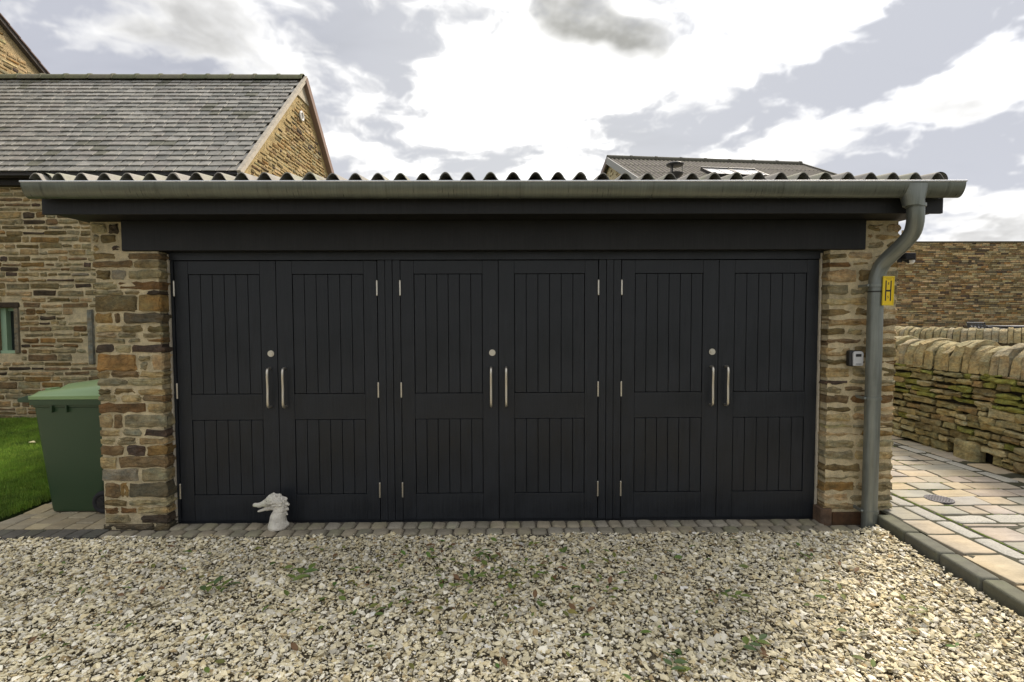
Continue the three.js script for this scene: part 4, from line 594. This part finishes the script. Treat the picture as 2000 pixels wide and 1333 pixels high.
// ------------------------------------------------------------------ barn roof behind the garage
{
  const r = rng(57), barn = thing('barn', 'stone barn with grey corrugated roof and skylights behind the garage', 'barn');
  const hx0 = 3.92, hy = 7.86, hz = -16; barn.position.set(hx0, 0, hz); barn.rotation.y = 0.105;
  const Lx = 8.1, tanP = 0.5, run = 3.4, a = Math.atan(tanP), sl = run / Math.cos(a);
  const s = new THREE.Shape(); s.moveTo(-run, 0); s.lineTo(-run, hy - run * tanP - 0.14); s.lineTo(0, hy - 0.14); s.lineTo(run, hy - run * tanP - 0.14); s.lineTo(run, 0); s.closePath();
  const w = mk('wall', uvBox(new THREE.ExtrudeGeometry(s, { depth: Lx - 0.3, bevelEnabled: false }).rotateY(Math.PI / 2).translate(0.15, 0, 0)), M.mortar, barn);
  const gl = []; for (const q of rubble(6.6, 2.4, { cmin: 0.12, cmax: 0.22, wmin: 0.2, wmax: 0.55, joint: 0.03, r })) { const zc = -3.3 + q.x + q.w / 2, yc = 5.2 + q.y + q.h / 2; if (yc + q.h / 2 > hy - 0.2 - tanP * (Math.abs(zc) + q.w / 2)) continue; gl.push({ geo: blockGeo(q.w, q.h, 0.03, { b: 0.016, j: 0.008, nx: 3, r }).rotateY(-Math.PI / 2).translate(0.18, yc, zc), mat: pickStone({ T: 5, B: 3, O: 2, G: 2 }, r), k: -yc }); }
  gl.sort((p, q) => p.k - q.k); addPieces(w, barn, 'stone', gl, 90, 'gable_stones', stuffStone);
  const pitch = 0.165, sheet = (x0, x1, u0, u1, lift) => { const n = Math.round((x1 - x0) / pitch * 6), pos = [], uv = [], idx = []; for (const u of [u0, u1]) for (let i = 0; i <= n; i++) { const x = mix(x0, x1, i / n); pos.push(x, -u * Math.sin(a) + hy + lift + 0.03 * Math.cos(x / pitch * 6.2832), u * Math.cos(a)); uv.push(x, u); } for (let i = 0; i < n; i++) idx.push(i, n + 1 + i, i + 1, i + 1, n + 1 + i, n + 2 + i); const g = new THREE.BufferGeometry(); g.setAttribute('position', new THREE.Float32BufferAttribute(pos, 3)); g.setAttribute('uv', new THREE.Float32BufferAttribute(uv, 2)); g.setIndex(idx); g.computeVertexNormals(); return g; };
  const bm = std([0.25, 0.225, 0.195], { map: T.conc, side: THREE.DoubleSide, roughness: 0.95 }), roof = grp('roof', barn);
  for (let i = 0; i < 8; i++) for (let k = 0; k < 3; k++) mk('corrugated_sheet', sheet(i * 1.0125, (i + 1) * 1.0125 + 0.03, k * 1.25 + 0.02, (k + 1) * 1.25 + 0.1, (2 - k) * 0.012), bm, roof);
  const back = mk('corrugated_sheet', sheet(0, Lx, 0.02, 3.8, 0), bm, roof); back.scale.z = -1;
  const rg = std([0.13, 0.125, 0.1], { map: T.conc });
  for (let i = 0; i < 8; i++) { const g = merge([new THREE.CylinderGeometry(0.12, 0.12, 1.0, 12).rotateZ(Math.PI / 2), new THREE.CylinderGeometry(0.135, 0.135, 0.08, 12).rotateZ(Math.PI / 2).translate(0.46, 0, 0)]); mk('ridge_tile', uvBox(g), rg, roof, [0.5 + i * 1.0125, hy + 0.03, 0]); }
  const vb = mk('barge_board', box(0.05, 0.24, sl), std([0.34, 0.34, 0.33]), roof, [-0.01, hy - run * tanP / 2 - 0.06, run / 2]); vb.rotation.x = a;
  const vb2 = mk('barge_board', box(0.05, 0.2, sl), std([0.25, 0.2, 0.19]), roof, [-0.01, hy - run * tanP / 2 - 0.06, -run / 2]); vb2.rotation.x = -a;
  const vb3 = mk('barge_board', box(0.06, 0.14, sl), rg, roof, [Lx + 0.03, hy - run * tanP / 2 + 0.02, run / 2]); vb3.rotation.x = a;
  const gls = std([0.75, 0.76, 0.78], { roughness: 0.12, metalness: 0.0 });
  for (const x of [3.45, 4.5]) { const k = grp('skylight', barn); k.position.set(x, hy - 2.45 * Math.sin(a), 2.45 * Math.cos(a)); k.rotation.x = a; mk('frame', merge([box(0.06, 0.1, 1.0, -0.48, 0.07, 0), box(0.06, 0.1, 1.0, 0.48, 0.07, 0), box(1.02, 0.13, 0.08, 0, 0.085, -0.5), box(1.02, 0.1, 0.06, 0, 0.07, 0.5), box(0.03, 0.09, 1.0, 0, 0.07, 0)]), M.black, k); mk('pane', box(0.9, 0.012, 0.96, 0, 0.1, 0), gls, k); }
}
// ------------------------------------------------------------------ terrace and walls on the right
{
  const r = rng(66);
  const ter = mk('terrace', merge([box2(5.62, 60, -0.12, 0.8, -40, -6.3), box2(5.62, 9, -0.12, 0.8, -6.3, 6)]), std([0.44, 0.4, 0.33], { map: T.slab, roughness: 0.85 }), scene); struct(ter, 'raised pale flagged terrace behind the drystone wall', 'terrace');
  // drystone wall along the path
  const wall = thing('drystone_wall', 'mossy drystone wall with upright rounded coping stones beside the path', 'wall');
  const core = mk('wall_core', box2(5.265, 5.62, -0.1, 1.06, -6.5, 4), std([0.02, 0.019, 0.014], { map: T.soil }), wall);
  const wm = [[0.44, 0.375, 0.175], [0.5, 0.435, 0.22], [0.36, 0.32, 0.15], [0.58, 0.51, 0.29], [0.3, 0.255, 0.125], [0.4, 0.3, 0.14], [0.3, 0.315, 0.07], [0.47, 0.425, 0.24]].map((c) => stoneMat(c));
  const list = [];
  for (const q of rubble(9.5, 1.08, { cmin: 0.05, cmax: 0.15, wmin: 0.1, wmax: 0.34, joint: 0.011, split: 0.22, r })) {
    const zc = 3 - q.x - q.w / 2, yc = q.y + q.h / 2 - 0.01, bat = 0.05 * (1 - yc / 1.08);
    if (Math.hypot((zc + 1.52) / 0.2, (yc - 0.16) / 0.17) < 0.9) continue;
    const moss = yc > 0.7 && r() < 0.3; list.push({ geo: blockGeo(q.w, q.h, 0.1, { b: 0.014, j: 0.01, bulge: 0.018, chip: true, r }).rotateX((r() - 0.5) * 0.06).rotateY(-Math.PI / 2).translate(5.3 - bat + (r() - 0.5) * 0.03, yc, zc), mat: moss ? wm[6] : wm[r() < 0.04 ? 6 : [0, 1, 2, 3, 4, 5, 7][(r() * 7) | 0]], k: (zc < -0.4 ? 0 : 30) + camDist(5.25, yc, zc) });
  }
  list.push({ geo: blockGeo(0.3, 0.27, 0.12, { b: 0.03, j: 0.012, bulge: 0.02, r }).rotateY(-Math.PI / 2).translate(5.22, 0.16, -1.52), mat: wm[1], k: 0 });
  list.sort((p, q) => p.k - q.k); addPieces(wall, wall, 'stone', list, 270, 'wall_stones', stuffStone);
  const coping = (w, hgt, dep) => { const s = new THREE.Shape(), n = 9; s.moveTo(-dep / 2, 0); s.lineTo(dep / 2, 0); for (let i = 0; i <= n; i++) { const a = i / n * Math.PI; s.lineTo(Math.cos(a) * dep / 2 * (0.96 + (r() - 0.5) * 0.06), hgt * 0.45 + Math.sin(a) * hgt * 0.55 * (0.94 + r() * 0.1)); } s.closePath(); const g = new THREE.ExtrudeGeometry(s, { depth: w - 0.02, bevelThickness: 0.014, bevelSize: 0.02, bevelSegments: 2, steps: 2 }).translate(0, 0, -(w - 0.02) / 2); const m = mergeVertices(g, 1e-4), p = m.attributes.position; m.deleteAttribute('normal'); const m2 = mergeVertices(m, 1e-4), p2 = m2.attributes.position; for (let i = 0; i < p2.count; i++) { const k = 0.03; p2.setXYZ(i, p2.getX(i) + k * perlin.noise(p2.getX(i) * 14, p2.getY(i) * 14, i * 0.01 + w * 90), p2.getY(i) + k * 0.8 * perlin.noise(p2.getY(i) * 12, p2.getZ(i) * 17, w * 70), p2.getZ(i)); } m2.computeVertexNormals(); return uvBox(toCreasedNormals(m2, 0.55), r() * 5, r() * 5); };
  const cm = [[0.52, 0.44, 0.23], [0.57, 0.49, 0.29], [0.47, 0.4, 0.21], [0.5, 0.43, 0.27], [0.53, 0.43, 0.22]].map((c) => stoneMat(c));
  for (let z = 2.6; z > -6.4;) { const w = mix(0.09, 0.155, r()), hg = mix(0.27, 0.35, r()); const m = mk('coping_stone', coping(w - 0.012, hg, mix(0.42, 0.48, r())), cm[(r() * 5) | 0], wall, [5.46, 1.06, z - w / 2]); m.rotation.z = (r() - 0.5) * 0.05; m.rotation.x = (r() - 0.5) * 0.12; z -= w; }
  // low curved wall on the terrace
  const cw = thing('low_coped_wall', 'low curving wall of small upright coping stones on the terrace', 'wall');
  const path = new THREE.CatmullRomCurve3([[8.98, 0, -7.6], [9.0, 0, -7.0], [9.25, 0, -6.45], [9.9, 0, -5.7], [10.8, 0, -4.9], [12.5, 0, -3.6]].map((p) => new THREE.Vector3(...p)));
  const Lc = path.getLength(); const wp = []; for (let i = 0; i <= 24; i++) { const p = path.getPointAt(i / 24), t = path.getTangentAt(i / 24); wp.push([p, t]); }
  mk('wall_base', merge(wp.slice(0, -1).map(([p, t], i) => { const l = Lc / 24; return box(0.32, 0.42, l + 0.04).rotateY(Math.atan2(t.x, t.z)).translate(p.x + t.x * l / 2, 0.99, p.z + t.z * l / 2); })), SM.K[1], cw);
  for (let s = 0.02; s < Lc - 0.2;) { const w = mix(0.08, 0.13, r()), p = path.getPointAt((s + w / 2) / Lc), t = path.getTangentAt((s + w / 2) / Lc); const m = mk('coping_stone', coping(w - 0.008, mix(0.23, 0.27, r()), 0.36), cm[(r() * 5) | 0], cw, [p.x, 1.195, p.z]); m.rotation.y = Math.atan2(t.x, t.z); s += w; }
  // tall wall far behind
  const tw = thing('tall_stone_wall', 'tall brown wall of thin coursed stone beyond the terrace', 'wall');
  const TZ = -20, tcore = mk('wall_core', box2(14, 42, 0.5, 5.19, TZ - 0.5, TZ - 0.02), std([0.09, 0.07, 0.045], { map: T.mortar }), tw);
  const tl = []; for (const q of rubble(21, 4.38, { cmin: 0.07, cmax: 0.13, wmin: 0.14, wmax: 0.55, joint: 0.016, split: 0.15, thin: 0.3, r })) { const xc = 17.2 + q.x + q.w / 2, yc = 0.8 + q.y + q.h / 2; const g = box(q.w, q.h, 0.05).translate(xc, yc, TZ - 0.015 + (r() - 0.5) * 0.03); tl.push({ geo: g, mat: pickStone({ T: 4, G: 4, B: 3.4, R: 1, O: 0.8, D: 1, M: 3.4, K: 1, L: 0.7 }, r), k: xc + r() * 0.01 }); }
  tl.sort((p, q) => p.k - q.k); addPieces(tcore, tw, 'stone', tl, 300, 'wall_stones', stuffStone);
  mk('coping', box2(14, 42, 5.19, 5.25, TZ - 0.55, TZ + 0.05), SM.K[0], tw);
  // garden furniture
  const fm = std([0.05, 0.055, 0.065], { roughness: 0.5, metalness: 0.4 });
  const tb = thing('garden_table', 'dark metal garden table on the terrace before the tall brown wall', 'table', [14.1, 0.8, -9.5]);
  mk('tabletop', rbox(1.9, 0.03, 0.9, 0.012, 0, 0.63, 0), fm, tb); for (const [x, z] of [[-0.85, -0.38], [0.85, -0.38], [-0.85, 0.38], [0.85, 0.38]]) mk('leg', box(0.045, 0.615, 0.045, x, 0.308, z), fm, tb); mk('apron_rail', merge([box(1.7, 0.06, 0.02, 0, 0.585, 0.39), box(1.7, 0.06, 0.02, 0, 0.585, -0.39)]), fm, tb);
  const chair = (pos, ry, label) => { const c = thing('garden_chair', label, 'chair', pos, 'chairs at the garden table'); c.rotation.y = ry; mk('seat', rbox(0.5, 0.03, 0.48, 0.01, 0, 0.4, 0), fm, c); const b = mk('backrest', merge([box(0.5, 0.04, 0.025, 0, 0.34, 0), ...[0, 1, 2, 3, 4].map((i) => box(0.035, 0.32, 0.015, -0.2 + i * 0.1, 0.17, 0)), box(0.03, 0.36, 0.03, -0.235, 0.17, 0), box(0.03, 0.36, 0.03, 0.235, 0.17, 0)]), fm, c, [0, 0.4, -0.24]); b.rotation.x = -0.35; for (const s of [-1, 1]) { mk('armrest', tube([[s * 0.25, 0.62, -0.28], [s * 0.26, 0.58, 0.0], [s * 0.26, 0.55, 0.24]], 0.018, 10, 8), fm, c); for (const z of [-0.2, 0.22]) mk('leg', box(0.035, 0.56, 0.035, s * 0.24, 0.28, z), fm, c); } };
  chair([12.85, 0.8, -9.4], Math.PI / 2, 'dark garden chair at the end of the terrace table, turned outward');
  chair([13.6, 0.8, -10.25], 0.1, 'dark garden chair tucked behind the terrace table');
}
// drain cover in the path
{
  const d = thing('drain_cover', 'small dark round drain cover set in the sandstone path', 'drain cover', [3.75, 0.102, -0.24]);
  mk('plate', new THREE.CylinderGeometry(0.105, 0.105, 0.008, 28), std([0.05, 0.05, 0.06], { roughness: 0.6, metalness: 0.3 }), d);
  const st = []; for (let i = -3; i <= 3; i++) for (let k = -3; k <= 3; k++) if (Math.hypot(i, k) < 3.4) st.push(rbox(0.015, 0.006, 0.015, 0.002, i * 0.027, 0.006, k * 0.027)); mk('raised_studs', merge(st), std([0.16, 0.16, 0.18], { roughness: 0.5, metalness: 0.4 }), d);
}
// ------------------------------------------------------------------ leaves and weeds on the gravel
{
  const r = rng(1212), greens = [[0.075, 0.125, 0.028], [0.11, 0.15, 0.028], [0.055, 0.095, 0.026], [0.15, 0.15, 0.03]].map((c) => std(c, { side: THREE.DoubleSide, roughness: 0.6 }));
  const leafGeo = (l, w, curl) => { const pos = [], idx = [], uv = [], n = 6; for (let i = 0; i <= n; i++) { const t = i / n, hw = w * Math.sin(Math.PI * Math.pow(t, 0.8)) * 0.5 + 0.0006, y = curl * l * Math.sin(t * 2.6), f = w * 0.16; pos.push(-hw, y + f, t * l, 0, y, t * l, hw, y + f, t * l); uv.push(0, t, 0.5, t, 1, t); if (i) { const a = (i - 1) * 3, b = i * 3; idx.push(a, a + 1, b, a + 1, b + 1, b, a + 1, a + 2, b + 1, a + 2, b + 2, b + 1); } } const g = new THREE.BufferGeometry(); g.setAttribute('position', new THREE.Float32BufferAttribute(pos, 3)); g.setAttribute('uv', new THREE.Float32BufferAttribute(uv, 2)); g.setIndex(idx); g.computeVertexNormals(); return g; };
  const sprig = (x, z, turn, n, size, mi, label) => {
    const o = thing('leaf_sprig', label, 'leaf sprig', [x, 0.012, z]); o.rotation.y = turn; size *= 1.45; const L = size * 0.15;
    mk('stem', tube([[0, 0.006, 0], [0.004, 0.014, L * 0.5], [-0.004, 0.008, L]], 0.0014, 10, 5), std([0.3, 0.28, 0.1]), o);
    for (let i = 0; i < n; i++) { const t = (i + 1) / (n + 0.5), s = i % 2 ? 1 : -1, last = i === n - 1; const m = mk('leaf', leafGeo(size * mix(0.055, 0.08, r()), size * mix(0.024, 0.034, r()), mix(0.05, 0.2, r())), greens[(mi + ((r() * 2) | 0)) % 4], o, [0, 0.012 + 0.01 * r(), t * L]); m.rotation.set((r() - 0.5) * 0.5, last ? 0 : s * mix(0.7, 1.3, r()), (r() - 0.5) * 0.5); }
  };
  sprig(-1.36, 0.96, 2.9, 7, 0.95, 0, 'broad dark green leaf sprig on gravel below the dragon ornament');
  sprig(-1.92, 0.98, 1.6, 7, 0.85, 1, 'pale green leaf sprig on gravel, leftmost of the larger sprigs');
  sprig(-0.2, 0.48, 0.4, 5, 0.6, 0, 'small leaf sprig on gravel nearest the middle doors');
  sprig(-0.3, 0.95, 2.2, 6, 0.7, 1, 'green leaf sprig amid the greenest patch of gravel');
  sprig(-0.05, 0.78, 0.9, 5, 0.6, 2, 'dark leaf sprig on gravel just below the middle door handles');
  sprig(1.25, 1.1, 1.2, 5, 0.7, 1, 'light green leaf sprig on gravel before the right pair of doors');
  sprig(1.16, 1.62, 2.0, 6, 0.7, 1, 'yellow green leaf sprig low on the right half of the gravel');
  sprig(-1.5, 1.85, 0.5, 5, 0.75, 2, 'dark leaf sprig at the lower left edge of the gravel');
  sprig(0.75, 1.8, 2.6, 5, 0.7, 2, 'dark green leaf sprig at the bottom edge of the gravel, right of centre');
  sprig(2.25, 1.25, 0.3, 5, 0.6, 3, 'yellowing leaf sprig on gravel close to the kerb');
  const lg = leafGeo(0.07, 0.03, 0.12), N = 420, im = new THREE.InstancedMesh(lg, std([1, 1, 1], { side: THREE.DoubleSide, roughness: 0.7 }), N), m4 = new THREE.Matrix4(), q = new THREE.Quaternion(), col = new THREE.Color();
  for (let i = 0; i < N; i++) { const c = i < 190; const a = r() * 6.283, d = Math.sqrt(r()); const x = c ? -0.1 + Math.cos(a) * d * 1.0 : mix(-3.4, 2.5, r()), z = c ? 0.85 + Math.sin(a) * d * 0.55 : mix(0.3, 2.1, r()); q.setFromEuler(new THREE.Euler((r() - 0.5) * 0.7, r() * 6.283, (r() - 0.5) * 0.9)); const s = mix(0.4, 1, r()); m4.compose(new THREE.Vector3(x, 0.008 + r() * 0.012, z), q, new THREE.Vector3(s, s, s)); im.setMatrixAt(i, m4); const t = r(); im.setColorAt(i, t < 0.72 ? col.setRGB(0.07 + 0.06 * r(), 0.11 + 0.05 * r(), 0.022) : t < 0.9 ? col.setRGB(0.14, 0.075, 0.03) : col.setRGB(0.2, 0.17, 0.04)); }
  im.name = 'leaf_litter'; im.castShadow = im.receiveShadow = true; im.userData = { kind: 'stuff', label: 'scattered small green and brown leaves lying over the gravel', category: 'leaf litter' }; scene.add(im);
  const fallen = (x, z, label) => { const m = mk('fallen_leaf', leafGeo(0.13, 0.045, 0.1), std([0.45, 0.42, 0.25], { side: THREE.DoubleSide }), scene, [x, 0.06, z]); m.rotation.set(0.1, 1.3, 0.2); tag(m, label, 'leaf'); };
  fallen(-6.35, -2.7, 'pale fallen leaf on the lawn, farther from the paving'); fallen(-5.05, -1.9, 'small pale fallen leaf on the lawn close to the bin');
}
scene.traverse((o) => { if (o.isMesh) { o.castShadow = true; o.receiveShadow = true; } });
renderer.render(scene, camera);
